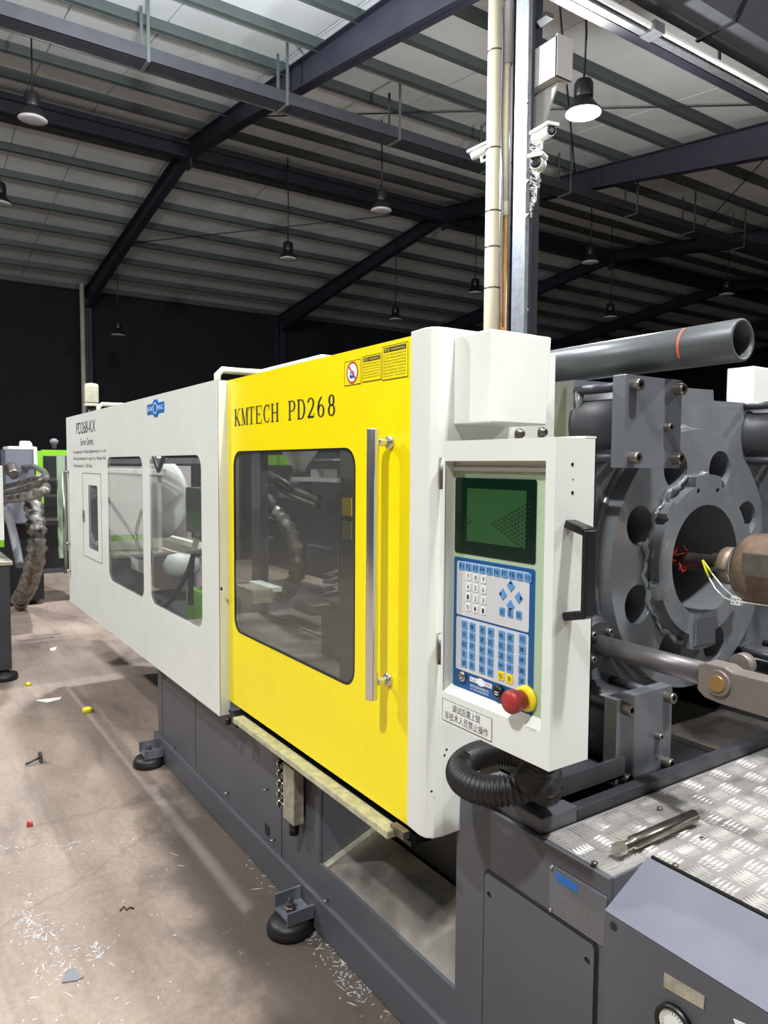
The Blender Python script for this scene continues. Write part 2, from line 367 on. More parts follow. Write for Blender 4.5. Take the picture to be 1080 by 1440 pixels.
# walls
m = MB(); m.box(-24.3, -24.1, -9, 36, 0, 8); m.build('wall_far', 'wall')['kind'] = 'structure'
m = MB(); m.box(-24.3, 6, 35.8, 36, 0, 8.5); m.build('wall_back', 'wall')['kind'] = 'structure'
def column(y, x, z1, name, first=False):
    m = MB(); m.box(x-.2, x-.185, y-.1, y+.1, 0, z1).box(x+.185, x+.2, y-.1, y+.1, 0, z1).box(x-.2, x+.2, y-.006, y+.006, 0, z1)
    o = m.build(name, 'rafter'); o['kind'] = 'structure'; return o
for i, y in enumerate(FRAMES[1:]): column(y, -23.9, 6.6, 'trim_%d' % (i+1))
# ------------------------------------------------------------------ near column with crane brackets, pipes and cameras
YC = 5.12
colm = MB()
colm.box(-5.38, -5.18, YC-.006, YC+.006, 0, 6.7).box(-5.56, -5.545, YC-.12, YC+.12, 0, 6.7).box(-5.13, -5.115, YC-.1, YC+.1, 0, 6.7).box(-5.56, -5.12, YC-.004, YC+.004, 0, 6.7)
colo = colm.build('trim_7', 'rafter'); colo['kind'] = 'structure'
br = MB()   # crane corbel
br.box(-5.12, -4.74, YC-.1, YC-.085, 5.10, 5.42).box(-5.12, -4.74, YC+.085, YC+.1, 5.10, 5.42).box(-4.755, -4.735, YC-.1, YC+.1, 5.08, 5.44).box(-5.12, -4.74, YC-.1, YC+.1, 5.08, 5.1)
br.prism([(-5.12, 5.08), (-4.80, 5.08), (-5.0, 4.72), (-5.12, 4.45)], 'xz', YC-.01, YC+.01)
br.build('crane_bracket', 'pvcgrey', colo)
b2 = MB(); b2.box(-5.12, -4.93, YC-.05, YC+.05, 5.70, 5.74); b2.build('lower_lug', 'purlin', colo)
b3 = MB()
for x in (-5.02, -4.84): b3.cyl((x, YC-.085, 5.36), (x, YC-.07, 5.36), .03, 10)
b3.loose('bracket_bolt', 'steel', colo)
def pipe_thing(name, px0, px1, y, r, mat, label, cat, joints=(), z0=0.02, z1=6.75, grp=None):
    p = at((px0+px1)/2, 300, Y=y); o = thing(name, (p.x, y, 0), label, cat, grp)
    MB().cyl((p.x, y, z0), (p.x, y, z1), r, 20).build('pipe', mat, o)
    for j in joints:
        MB().lathe((p.x, y, j), (0, 0, 1), [(r+.001, 0), (r+.006, .004), (r+.006, .012), (r+.001, .016)], 20).build('clamp_band', 'dullsteel', o)
    return o
zj = lambda py: at(693, py, Y=YC-.2).z
pipe_thing('rain_pipe', 685, 702.5, YC-.2, .078, 'pvc', 'thick cream plastic rain pipe strapped to the steel column', 'pipe', [zj(78), zj(213), zj(300), zj(350), zj(407)])
zz = at(712, 92, Y=YC-.12).z; z2 = at(709, 305, Y=YC-.12).z
p2 = thing('conduit_pipe', (at(711, 300, Y=YC-.12).x, YC-.12, 0), 'thinner cream conduit running between the rain pipe and the column', 'pipe')
xx = at(711, 250, Y=YC-.12).x
MB().cyl((xx+.0, YC-.12, zz), (xx+.0, YC-.12, 6.75), .047, 16).build('upper_sleeve', 'pvcgrey', p2)
MB().cyl((xx-.005, YC-.12, z2), (xx-.005, YC-.12, zz), .037, 16).build('pipe', 'pvc', p2)
MB().lathe((xx-.005, YC-.12, z2), (0, 0, 1), [(.037, 0), (.046, .01), (.046, .12), (.037, .14)], 16).build('coupling', 'pvc', p2)
m = MB()
for dx in (-.03, .018): m.cyl((xx+dx, YC-.12, .02), (xx+dx, YC-.12, z2), .019 if dx < 0 else .02, 12)
m.loose('twin_wire', 'pvcorange', p2)
cw = thing('sagging_cable', (at(706, 200, Y=YC-.14).x, YC-.14, 0), 'thin grey cable squeezed between the two cream pipes', 'cable')
cp = [at(706+1.2*math.sin(i*.9), 10+i*30, Y=YC-.22) for i in range(16)]
MB().tube(cp, .01, 6).build('wire', 'inkgrey', cw)
tr = thing('cable_trunking', (at(730, 300, Y=YC-.13).x, YC-.13, 0), 'shiny galvanised cable trunking with a raised lip on the column front', 'trunking')
xa, xb, xc = at(721, 300, Y=YC-.16).x, at(733, 300, Y=YC-.16).x, at(741, 300, Y=YC-.16).x
MB().box(xa, xb, YC-.16, YC-.12, .02, 6.7).build('channel_face', 'galv', tr, .004)
MB().box(xb+.012, xc, YC-.18, YC-.12, .02, 6.7).build('channel_lip', 'galv', tr, .004)
MB().box(xb-.001, xb+.013, YC-.14, YC-.12, .02, 6.7).build('channel_groove', 'dullsteel', tr)
m = MB()
for py in (143, 255, 303, 437):
    p = at(741, py, Y=YC-.19); m.cyl((p.x, YC-.2, p.z), (p.x, YC-.18, p.z), .018, 8)
m.loose('screw', 'steel', tr)
# strip lip behind
MB().box(xc+.005, at(747, 300, Y=YC-.1).x, YC-.13, YC-.1, .02, 6.7).build('rear_flange', 'darkgrey', tr)
def cctv(px, py, tx, tz, y, name, label, L=.26, r=.055, dirv=(1, -.5, -.35), mount=None):
    p = at(px, py, Y=y); o = thing(name, p, label, 'camera'); d = Vector(dirv).normalized()
    MB().lathe(p-d*L/2, d, [(r*.7, 0), (r, .02), (r, L-.02), (r*.92, L)], 18).build('camera_body', 'label', o)
    a = p-d*L/2; b = p+d*(L/2+.03); side = d.cross(Vector((0, 0, 1))).normalized()*(r+.008); up = side.cross(d).normalized()*(r+.004)
    m = MB(); m.hexa([a-side+up*.6, b-side+up*.6, b+side+up*.6, a+side+up*.6, a-side+up*1.15, b-side+up*1.15, b+side+up*1.15, a+side+up*1.15]); m.build('sun_hood', 'label', o, .004)
    MB().lathe(p+d*L/2, d, [(r*.8, 0), (r*.8, .006), (r*.4, .008)], 18).build('lens', 'black', o)
    if mount: MB().tube([p-up*.7, p-up*2.0, Vector(mount)], .014, 8).build('mount_arm', 'label', o)
    return o
cctv(763, 190, 0, 0, YC-.3, 'security_camera', 'white bullet security camera right of the column top, above the wrapped one', .28, .05, (1, -.25, -.12), at(748, 215, Y=YC-.1))
cctv(676, 214, 0, 0, YC-.1, 'security_camera', 'white bullet security camera poking out left of the cream pipes', .2, .045, (-1, -.3, -.15), at(690, 222, Y=YC-.1))
cctv(757, 231, 0, 0, YC-.3, 'security_camera', 'black faced security camera wrapped in clear film on the column', .14, .06, (.5, -1, -.1), at(748, 235, Y=YC-.1))
# clear film wrapped round the camera bracket
pw = at(754, 232, Y=YC-.25); m = MB(); rnd = random.Random(3)
for k in range(26):
    py = 195+k*4.2; w = 11 if k < 14 else 11-(k-14)*.8
    pts = []
    for j in range(7):
        px = 744+rnd.uniform(0, w*1.7); pts.append(at(px, py+rnd.uniform(-7, 7), Y=YC-.28+rnd.uniform(-.06, .08)))
    m.tube(pts, .0045, 5)
tag(m.build('wrapping_film', 'film'), 'crumpled clear plastic film trailing down beside the security cameras', 'film')
# ------------------------------------------------------------------ roof services
def tray(x, z, y0, y1, w, h, name, label, cat, mat='galv', hang=True, lip=True):
    o = thing(name, (x, y0, z), label, cat)
    MB().box(x-w/2, x+w/2, y0, y1, z, z+.006).box(x-w/2, x-w/2+.006, y0, y1, z, z+h).box(x+w/2-.006, x+w/2, y0, y1, z, z+h).build('tray_channel', mat, o)
    if lip: MB().box(x-w/2-.02, x-w/2, y0, y1, z-.005, z+.012).build('bright_edge', 'steel', o)
    if hang:
        y = y0+1.0
        while y < y1:
            m = MB(); m.box(x-w/2-.012, x-w/2, y-.02, y+.02, z-.02, zr(x)-.02).box(x+w/2, x+w/2+.012, y-.02, y+.02, z-.02, zr(x)).box(x-w/2, x+w/2, y-.02, y+.02, z-.02, z)
            m.build('hanger', 'purlin', o); y += 1.9
    return o
tray(-9.56, 6.58, -2, 22, .28, .17, 'cable_tray', 'dark cable tray with a bright lower edge hung below the roof left of the column', 'cable tray', 'darkgrey')
t2 = thing('pipe_rail', (-5.0, 3.5, 6.0), 'dark steel rail with a pale conduit running beside it across the top right corner', 'rail')
MB().box(-5.10, -4.99, 3.5, 24, 5.99, 6.01).box(-5.10, -5.08, 3.5, 24, 6.0, 6.12).box(-5.0, -4.98, 3.5, 24, 6.0, 6.12).build('steel_rail', 'rafter', t2)
MB().box(-4.975, -4.90, 3.5, 24, 5.99, 6.0).box(-4.91, -4.90, 3.5, 24, 6.0, 6.06).build('tray_channel', 'galv', t2)
MB().cyl((-4.86, 3.5, 6.04), (-4.86, 24, 6.04), .028, 12).build('pale_conduit', 'label', t2)
for y in (6.55, 9.1, 12): MB().box(-4.98, -4.80, y-.08, y+.08, 5.975, 6.075).build('conduit_clamp', 'galv', t2)
for y in (4.4, 8, 12, 16): MB().box(-5.07, -5.05, y-.02, y+.02, 6.1, zr(-5.06)+.03).build('hanger', 'rafter', t2)
g = thing('roof_gutter', (-4.6, 3.5, 6.2), 'big grey sheet metal gutter duct in the top right corner', 'gutter')
MB().hexa([(-4.90, 3.5, 6.2), (-4.50, 3.5, 6.2), (-4.50, 24, 6.2), (-4.90, 24, 6.2), (-4.90, 3.5, 6.5), (-4.30, 3.5, 6.5), (-4.30, 24, 6.5), (-4.90, 24, 6.5)]).build('duct', 'plateg', g)
MB().box(-4.32, -4.22, 3.5, 24, 6.5, 6.52).build('flange', 'galv', g)
for y in (7.35, 10.0, 13): MB().box(-4.92, -4.5, y-.025, y+.025, 6.18, 6.199).hexa([(-4.5, y-.025, 6.18), (-4.48, y-.025, 6.18), (-4.48, y+.025, 6.18), (-4.5, y+.025, 6.18), (-4.3, y-.025, 6.5), (-4.28, y-.025, 6.5), (-4.28, y+.025, 6.5), (-4.3, y+.025, 6.5)]).box(-4.29, -4.27, y-.025, y+.025, 6.5, zr(-4.3)+.03).build('strap', 'rafter', g)
# high-bay lamps
def lampmesh(lit):
    P = {}
    P['reflector'] = (MB().lathe((0, 0, 0), (0, 0, 1), [(.2, 0), (.205, .006), (.19, .03), (.13, .1), (.1, .15), (.09, .155)], 28, False), 'black')
    P['driver_housing'] = (MB().lathe((0, 0, .15), (0, 0, 1), [(.1, 0), (.105, .03), (.105, .16), (.085, .2), (.02, .215)], 20), 'black')
    P['lens'] = (MB().lathe((0, 0, -.004), (0, 0, 1), [(.02, -.012), (.12, -.009), (.19, 0), (.19, .01)], 28), 'lit' if lit else 'lensoff')
    return P
_lm = {}
def highbay(p, lit, label, tilt=(0, 0), grp='hanging high-bay lamps', s=1.0):
    o = thing('high_bay_lamp', p, label, 'lamp', grp); ROOTS[o.name] = Vector((0, 0, 0))
    if lit not in _lm:
        _lm[lit] = []
        for k, (mb, mt) in lampmesh(lit).items():
            q = mb.build(k, mt); _lm[lit].append((k, q.data)); bpy.data.objects.remove(q)
    for k, me in _lm[lit]:
        q = bpy.data.objects.new(k, me); COL.objects.link(q); q.parent = o; q.scale = (s,)*3; q.rotation_euler = (tilt[0], tilt[1], 0)
    top = zr(p[0])+.137-p[2]; c = MB().tube([(0, 0, .36*s), (.02, 0, .36+(top-.36)*.4), (-.02, .01, .36+(top-.36)*.8), (0, 0, top)], .013, 6).build('cord', 'black'); c.parent = o
    return o
def mk(px, py, z): return tuple(at(px, py, Z=z))
# unlit row one (near the ridge) and row two
for i, (px, py, z, lb) in enumerate(((46, 168, 6.3, 'unlit high-bay lamp nearest the top left corner'), (536, 296, 6.15, 'unlit high-bay lamp nearest the cream rain pipe on its left'),
        (830, 369, 6.15, 'unlit high-bay lamp right of the column, below the lit lamp'), (1022, 414, 6.15, 'small unlit high-bay lamp above the big pipe end'),
        (0, 286, 6.15, 'unlit high-bay lamp cut by the left edge of the picture'), (405, 364, 6.0, 'unlit high-bay lamp above the left half of the yellow door'),
        (668, 412, 6.0, 'small dim high-bay lamp just left of the pipes'), (556, 449, 5.6, 'tiny dim high-bay lamp above the yellow door edge'), (858, 446, 5.6, 'tiny dim high-bay lamp just above the grey pipe'),
        (166, 471, 5.0, 'barely visible dark high-bay lamp above the white cover'))):
    highbay(mk(px, py, z), False, lb, s=1.0)
for i, (p, w, c) in enumerate(LIT):
    lb = 'brightly lit high-bay lamp hanging right of the column'
    if i: lb = 'lit high-bay lamp outside the picture, %s' % ['', 'over the photographer', 'over the aisle in front', 'just above the top edge', 'over the far aisle', 'added beyond the right side to light the platen'][i]
    highbay(p, True, lb)
    L = bpy.data.lights.new('lamp_light', 'AREA'); L.shape = 'DISK'; L.size = .36; L.energy = w*.75; L.color = c
    o = bpy.data.objects.new('lamp_light', L); COL.objects.link(o); o.location = (p[0], p[1], p[2]-.03)
    L = bpy.data.lights.new('lamp_spill', 'POINT'); L.shadow_soft_size = .1; L.energy = w*(1.3 if i == 0 else 1.75); L.color = c
    o = bpy.data.objects.new('lamp_spill', L); COL.objects.link(o); o.location = (p[0], p[1], p[2]-.14)
# ------------------------------------------------------------------ THE MACHINE
YB = 1.177
mc = thing('injection_moulding_machine', (-2.5, 1.6, 0), 'large white, yellow and grey injection moulding machine with a control panel filling the picture', 'machine')
def part(mb, name, mat, parent=None, bevel=0): return mb.build(name, mat, parent or mc, bevel)
# -- base
base = sheet('machine_base', [[(-3.94, .03), (.6, .03), (.6, .70), (-.924, .70), (-.924, .77), (-1.40, .77), (-1.40, .24), (-2.126, .24), (-2.126, .72), (-3.94, .72)]], 'xz', YB, YB+.012, 'grey', mc)
MB().box(-3.99, .6, YB-.014, YB+.01, .006, .128).build('base_skirt', 'grey', base, .006)
MB().box(-3.939, -3.926, YB+.012, 2.9, .03, .718).build('end_plate', 'grey', base)
MB().box(-3.924, -2.13, YB+.012, 2.9, .70, .718).build('left_top', 'darkgrey', base)
MB().box(-1.398, -.924, YB+.012, 2.95, .745, .768).box(-.924, .6, 1.311, 2.95, .745, .768).box(-1.398, -1.385, YB+.012, 2.95, .03, .745).build('right_top', 'grey', base)
MB().box(-2.126, -2.115, YB+.01, 2.2, .1, .72).build('pit_side', 'grey', base)
MB().box(-3.35, -3.346, YB-.0015, YB, .14, .7).box(-2.418, -2.412, YB-.0015, YB, .13, .7).box(-3.865, -3.861, YB-.0015, YB, .14, .7).loose('seam_line', 'darkgrey', base)
m = MB()
for q in ((246, 1050), (321, 1115), (386, 1181), (461, 1266), (376, 1110)):
    p = at(*q, Y=YB-.002); m.cyl((p.x, YB-.018, p.z), (p.x, YB, p.z), .004, 8)
m.loose('screw_head', 'steel', base)
for q, w in (((231, 950), .012), ((376, 1167), .02)):
    p = at(*q, Y=YB); MB().box(p.x-w, p.x+w, YB-.002, YB+.004, p.z-.02, p.z+.02).build('slot', 'black', base)
# chute in the pit
ch = MB(); y0, z0, y1, z1 = YB+.01, .222, 1.40, .300
ch.hexa([(-2.115, y0, z0), (-1.40, y0, z0), (-1.40, y1, z1), (-2.115, y1, z1), (-2.115, y0, z0+.012), (-1.40, y0, z0+.012), (-1.40, y1, z1+.012), (-2.115, y1, z1+.012)])
part(ch, 'drop_chute', 'dirty')
part(MB().hexa([(-2.114, y0, z0+.012), (-2.085, y0, z0+.012), (-2.085, y1, z1+.012), (-2.114, y1, z1+.012), (-2.114, y0, z0+.02), (-2.085, y0, z0+.02), (-2.085, y1, z1+.02), (-2.114, y1, z1+.02)]), 'chute_edge_strip', 'tarnish')
part(MB().box(-2.126, -1.39, 1.41, 1.43, .1, .50), 'inner_crossbeam', 'black')
part(MB().box(-2.126, -1.39, 1.43, 2.4, .48, .50), 'inner_shelf', 'dirty')
part(MB().box(-2.126, -1.39, 2.38, 2.4, .1, .75), 'rear_pit_wall', 'darkgrey')
# access panel on the right base
panL = at(684, 1224, Y=YB); panR = at(840, 1324, Y=YB)
ap = sheet('access_panel', [rr(-1.285, .03, -.951, .614, .012), circ(-1.268, .565, .008, 14), circ(-.968, .575, .008, 14)], 'xz', YB-.007, YB-.002, 'grey', mc, .0015)
sheet('panel_gap', [rr(-1.292, .03, -.945, .622, .014)], 'xz', YB-.003, YB-.0005, 'black', mc)
# nameplate
q0, q1, q2, q3 = [at(*q, Y=YB-.004) for q in ((781, 1258), (855, 1304), (862, 1254), (781, 1207))]
sheet('nameplate', [rr(-1.078, .625, -.926, .732, .004)], 'xz', YB-.004, YB-.0005, 'plateg', mc)
npm = MB()
for k, s in enumerate(('MODEL  PD268-KX', 'SHOT VOLUME   cm3', 'CLAMPING FORCE   KN', 'INJECTION PRESSURE  MPa', 'MAX. DAYLIGHT   mm', 'HEATING POWER   KW', 'OIL TANK  MACHINE SIZE', 'WEIGHT   DATE   SERIAL NO')):
    text(npm, s, 'xz', -1.06, .692-k*.0085-.005, -.93, .692-k*.0085, YB-.0046)
part(npm, 'nameplate_lettering', 'steel')
bm_ = MB(); bm_.box(-1.06, -1.0, YB-.0052, YB-.0042, .705, .722); part(bm_, 'nameplate_logo', 'badge')
m = MB()
for z in (.63, .727): m.cyl((-1.072, YB-.008, z), (-1.072, YB, z), .004, 10)
m.loose('nameplate_rivet', 'steel', mc)
# slabs and channels on top of the base
part(MB().box(-1.37, -1.123, YB+.016, 1.31, .769, .808), 'bed_block', 'grey', None, .003)
part(MB().box(-1.155, -1.123, 1.311, 3.0, .769, .800), 'bed_rail', 'darkgrey', None, .003)
part(MB().box(-1.37, -1.156, 1.311, 3.0, .769, .775), 'bed_recess', 'black')
part(MB().box(-1.36, -1.16, 1.95, 2.3, .776, .79), 'bed_sheet', 'dullsteel')
part(MB().box(-1.37, -1.165, 1.295, 1.305, .809, .862).box(-1.175, -1.165, 1.295, 1.535, .809, .862).box(-1.37, -1.165, 1.295, 1.535, .809, .815), 'bed_channel', 'darkgrey')
part(MB().lathe((at(742, 1118, Z=.808).x, at(742, 1118, Z=.808).y, .808), (0, 0, 1), [(.035, 0), (.035, .004), (.028, .006)], 24), 'cable_gland', 'black')
# tread plates with raised bars as geometry
def tread(name, x0, x1, y0, y1, z, label=None):
    o = MB().box(x0, x1, y0, y1, z, z+.004).build(name, 'tread', mc); m = MB(); g_ = .062; ny = int((y1-y0)/g_); nx = int((x1-x0)/g_)
    for i in range(nx):
        for j in range(ny):
            cx = x0+(i+.5)*g_; cy = y0+(j+.5)*g_; hor = (i+j) % 2
            for k in range(5):
                of = (k-2)*.0105; h = .026; w = .0032; a = (h, 0) if hor else (0, h); b = (0, w) if hor else (w, 0)
                c = (cx+(0 if hor else of), cy+(of if hor else 0))
                vs = [(c[0]-a[0], c[1]-a[1], z+.004), (c[0]+b[0], c[1]+b[1], z+.004), (c[0]+a[0], c[1]+a[1], z+.004), (c[0]-b[0], c[1]-b[1], z+.004)]
                vs += [(c[0]-a[0]*.62, c[1]-a[1]*.62, z+.0072), (c[0]+a[0]*.62, c[1]+a[1]*.62, z+.0072)]
                m.put(vs, [(0, 3, 4), (3, 5, 4), (3, 2, 5), (2, 1, 5), (1, 4, 5), (1, 0, 4)])
    q = m.build('raised_bars', 'tread', o); q['kind'] = 'stuff'; return o
tread('tread_plate', -1.118, -.925, YB+.012, 3.0, .768)
tread('tread_plate', -.93, .35, 1.31, 3.0, .772)
m = MB()
for q in ((836, 1212), (928, 1135), (950, 1215), (988, 1178)):
    p = at(*q, Z=.78); m.lathe((p.x, p.y, .776), (0, 0, 1), [(.007, 0), (.007, .003), (.004, .005)], 10)
m.loose('tread_screw', 'dullsteel', mc)
# sloped hydraulic box at the right bottom
hb = part(MB().prism([(1.165, .03), (1.165, .708), (1.298, .778), (1.31, .768), (1.31, .03)], 'yz', -.924, .5), 'valve_box', 'grey', None, .003)
MB().put([(-.922, 1.1645, .7095), (.5, 1.1645, .7095), (.5, 1.2985, .7795), (-.922, 1.2985, .7795), (-.922, 1.164, .7115), (.5, 1.164, .7115), (.5, 1.298, .7815), (-.922, 1.298, .7815)], [(3, 2, 1, 0), (4, 5, 6, 7), (0, 1, 5, 4), (1, 2, 6, 5), (2, 3, 7, 6), (3, 0, 4, 7)]).build('sloped_lid', 'greylight', hb)
MB().box(-.9255, -.9225, 1.190, 1.309, .69, .767).build('step_plate', 'grey', hb)
MB().box(-.915, .5, 1.299, 1.306, .776, .786).build('lid_seal', 'black', hb)
p = at(863, 1302, Y=1.165); MB().cyl((p.x, 1.163, p.z), (p.x, 1.168, p.z), .008, 14).build('fixing_hole', 'black', hb)
q = [at(*k, Y=1.163) for k in ((933, 1388), (989, 1420), (991, 1402), (934, 1368))]
MB().put(list(q)+[Vector((k.x, 1.166, k.z)) for k in q], [(0, 1, 2, 3), (7, 6, 5, 4), (0, 4, 5, 1), (1, 5, 6, 2), (2, 6, 7, 3), (3, 7, 4, 0)]).build('worn_label', 'tarnish', hb)
p = at(950, 1442, Y=1.163)
MB().lathe((p.x, 1.165, p.z), (0, -1, 0), [(.038, 0), (.038, .012), (.031, .012), (.031, .008), (0, .008)], 32).build('gauge_rim', 'black', hb)
MB().cyl((p.x, 1.158, p.z), (p.x, 1.1565, p.z), .030, 32).build('gauge_dial', 'label', hb)
m = MB()
for k in range(20):
    a = math.radians(-45+k*270/19); c, s_ = math.cos(a), math.sin(a)
    m.put([(p.x+c*.020-s_*.0006, 1.1562, p.z+s_*.020+c*.0006), (p.x+c*.020+s_*.0006, 1.1562, p.z+s_*.020-c*.0006), (p.x+c*.026+s_*.0006, 1.1562, p.z+s_*.026-c*.0006), (p.x+c*.026-s_*.0006, 1.1562, p.z+s_*.026+c*.0006)], [(0, 1, 2, 3)])
m.build('gauge_marks', 'ink', hb)
q = [at(*k, Y=1.163) for k in ((1036, 1446), (1047, 1452), (1051, 1442), (1031, 1433))]
MB().put(list(q)+[Vector((k.x, 1.166, k.z)) for k in q], [(0, 1, 2, 3), (7, 6, 5, 4), (0, 4, 5, 1), (1, 5, 6, 2), (2, 6, 7, 3), (3, 7, 4, 0)]).build('small_label', 'label', hb)
# -- white fixed cover
x0, x1, z0, z1 = -5.72, -2.755, .588, 1.932
w1 = rr(-5.052, 1.045, -4.79, 1.462, .02); d1 = rr(-5.21, .98, -4.69, 1.54, .012)
w2 = rr(-4.53, .905, -3.80, 1.64, .06); w3 = rr(-3.68, .905, -2.945, 1.64, .06)
cov = sheet('white_cover', [[(x0, z0), (x1, z0), (x1, z1), (x0, z1)], w1, w2, w3], 'xz', 1.07, 1.073, 'white', mc)
MB().box(x1-.002, x1, 1.071, 1.113, z0, z1).box(x0, x1, 1.071, 1.112, z1-.002, z1).box(x0, x1, 1.071, 1.112, z0, z0+.002).box(x0, x0+.002, 1.071, 1.112, z0, z1).build('folded_edge', 'white', cov)
for nm, w in (('window_pane', w2), ('window_pane', w3), ('window_pane', w1)): sheet(nm, [w], 'xz', 1.076, 1.079, 'glass', cov)
sheet('hatch_frame', [d1, rr(-5.206, .984, -4.694, 1.536, .012)], 'xz', 1.0685, 1.0705, 'inkgrey', cov)
MB().box(-5.185, -5.165, 1.060, 1.07, 1.21, 1.29).cyl((-5.175, 1.055, 1.25), (-5.175, 1.062, 1.25), .006).build('hatch_latch', 'steel', cov, .003)
pA = at(208, 566, Y=1.068); 
bd = sheet('maker_badge', [[(-3.69, 1.845), (-3.60, 1.845), (-3.575, 1.828), (-3.53, 1.828), (-3.51, 1.845), (-3.425, 1.845), (-3.425, 1.893), (-3.51, 1.893), (-3.53, 1.91), (-3.575, 1.91), (-3.60, 1.893), (-3.69, 1.893)]], 'xz', 1.0665, 1.0698, 'badge', cov)
m = MB(); text(m, 'KAI', 'xz', -3.675, 1.858, -3.60, 1.881, 1.0658); text(m, 'MING', 'xz', -3.52, 1.858, -3.435, 1.881, 1.0658)
for k in range(24):
    a = 2*math.pi*k/24; a2 = a+2*math.pi/24; r0, r1 = .022, .027; cx, cz = -3.556, 1.869
    m.put([(cx+r*math.cos(t)*1.2, 1.0658, cz+r*math.sin(t)) for r, t in ((r0, a), (r1, a), (r1, a2), (r0, a2))], [(0, 1, 2, 3)])
m.build('badge_lettering', 'inkwhite', cov)
m = MB(); text(m, 'PD268-KX', 'xz', -5.37, 1.80, -4.81, 1.878, 1.0692)
text(m, 'Servo Series', 'xz', -5.25, 1.722, -4.88, 1.768, 1.0692)
text(m, 'Guangdong K.X Ming Engineering Co., Ltd', 'xz', -5.49, 1.665, -4.56, 1.69, 1.0692)
text(m, 'Zhong Kaiming Kx Long Yan, Pinghu Rd', 'xz', -5.49, 1.62, -4.56, 1.645, 1.0692)
text(m, 'Production : 3.0 Kw', 'xz', -5.48, 1.575, -4.92, 1.60, 1.0692)
m.build('cover_lettering', 'ink', cov)['kind'] = 'stuff'
m = MB()
for q in ((311, 828),): p = at(*q, Y=1.068); m.cyl((p.x, 1.067, p.z), (p.x, 1.071, p.z), .007)
m.build('screw_hole', 'black', cov)
m = MB(); m.cyl((-5.69, 1.04, .80), (-5.69, 1.04, 1.55), .012); 
for z in (.82, 1.02, 1.54): m.cyl((-5.69, 1.04, z), (-5.66, 1.07, z), .009)
m.build('slim_handle', 'steel', cov)
part(MB().box(-2.80, -2.70, 1.115, 1.16, .55, .60).cyl((-2.72, 1.09, .565), (-2.72, 1.09, .59), .012), 'door_stop', 'black')
# conduit hoops on top of the covers
for (xs, ye, zt) in ((-2.83, 1.75, 1.98), (-4.85, 1.8, 1.975)):
    part(MB().tube([(xs, 1.10, 1.90), (xs, 1.10, zt-.02), (xs, 1.12, zt), (xs, 1.2, zt), (xs+.1, ye, zt), (xs+.1, ye+.02, 1.9)], .014, 10), 'cover_hoop', 'cream')
# top white cowl behind the yellow door
part(MB().hexa([(-3.78, 1.48, 1.90), (-2.5, 1.48, 1.90), (-2.5, 2.2, 1.90), (-3.78, 2.2, 1.90), (-3.3, 1.5, 2.063), (-2.7, 1.5, 2.063), (-2.7, 2.1, 2.063), (-3.3, 2.1, 2.063)]), 'top_cowl', 'white', None, .01)
# -- yellow sliding door
yw = rr(-2.69, .950, -1.797, 1.647, .055)
yd = sheet('sliding_door', [[(-2.752, .648), (-1.512, .648), (-1.512, 1.930), (-2.752, 1.930)], yw], 'xz', 1.110, 1.113, 'yellow', mc)
MB().box(-1.514, -1.511, 1.111, 1.15, .648, 1.93).box(-2.752, -1.512, 1.111, 1.15, 1.927, 1.93).box(-2.752, -1.512, 1.111, 1.15, .648, .651).build('folded_edge', 'yellow', yd)
sheet('door_window', [rr(-2.70, .94, -1.787, 1.657, .055)], 'xz', 1.1135, 1.118, 'glassdark', yd)
sheet('window_seal', [rr(-2.695, .945, -1.792, 1.652, .057), rr(-2.688, .952, -1.799, 1.645, .053)], 'xz', 1.1095, 1.1125, 'black', yd)
MB().cyl((-1.617, 1.055, .972), (-1.617, 1.055, 1.697), .0165, 24).build('handle', 'chrome', yd, .002)
MB().cyl((-1.617, 1.055, 1.662), (-1.617, 1.11, 1.662), .011, 16).cyl((-1.617, 1.055, 1.018), (-1.617, 1.11, 1.018), .011, 16).lathe((-1.617, 1.11, 1.662), (0, -1, 0), [(.019, 0), (.019, .006), (.012, .008)], 20).lathe((-1.617, 1.11, 1.018), (0, -1, 0), [(.019, 0), (.019, .006), (.012, .008)], 20).loose('handle_standoff', 'chrome', yd)
# serif lettering KMTECH PD268
def ribbon(mb, pts, wf, ox, oz, sx, sz, d):
    """flat stroke with stress: verticals thick, horizontals thin"""
    n = len(pts)
    L_, R_ = [], []
    for i, (x, y) in enumerate(pts):
        a = pts[max(i-1, 0)]; b = pts[min(i+1, n-1)]; tx, ty = b[0]-a[0], b[1]-a[1]; l = math.hypot(tx, ty) or 1; tx /= l; ty /= l
        w = wf(tx, ty)/2; L_.append((x-ty*w, y+tx*w)); R_.append((x+ty*w, y-tx*w))
    vs = [(ox+x*sx, d, oz+y*sz) for x, y in L_+R_]; mb.put(vs, [(i, i+1, n+i+1, n+i) for i in range(n-1)])
TH, TN = .15, .045
stress = lambda tx, ty: TN+(TH-TN)*abs(ty)**1.5
thick = lambda tx, ty: TH
thin = lambda tx, ty: TN
def arc(cx, cy, rx, ry, a0, a1, n=18): return [(cx+rx*math.cos(math.radians(a0+(a1-a0)*i/n)), cy+ry*math.sin(math.radians(a0+(a1-a0)*i/n))) for i in range(n+1)]
def serif(x, y, w=.3): return ([(x-w/2, y), (x+w/2, y)], thin)
h = TN/2
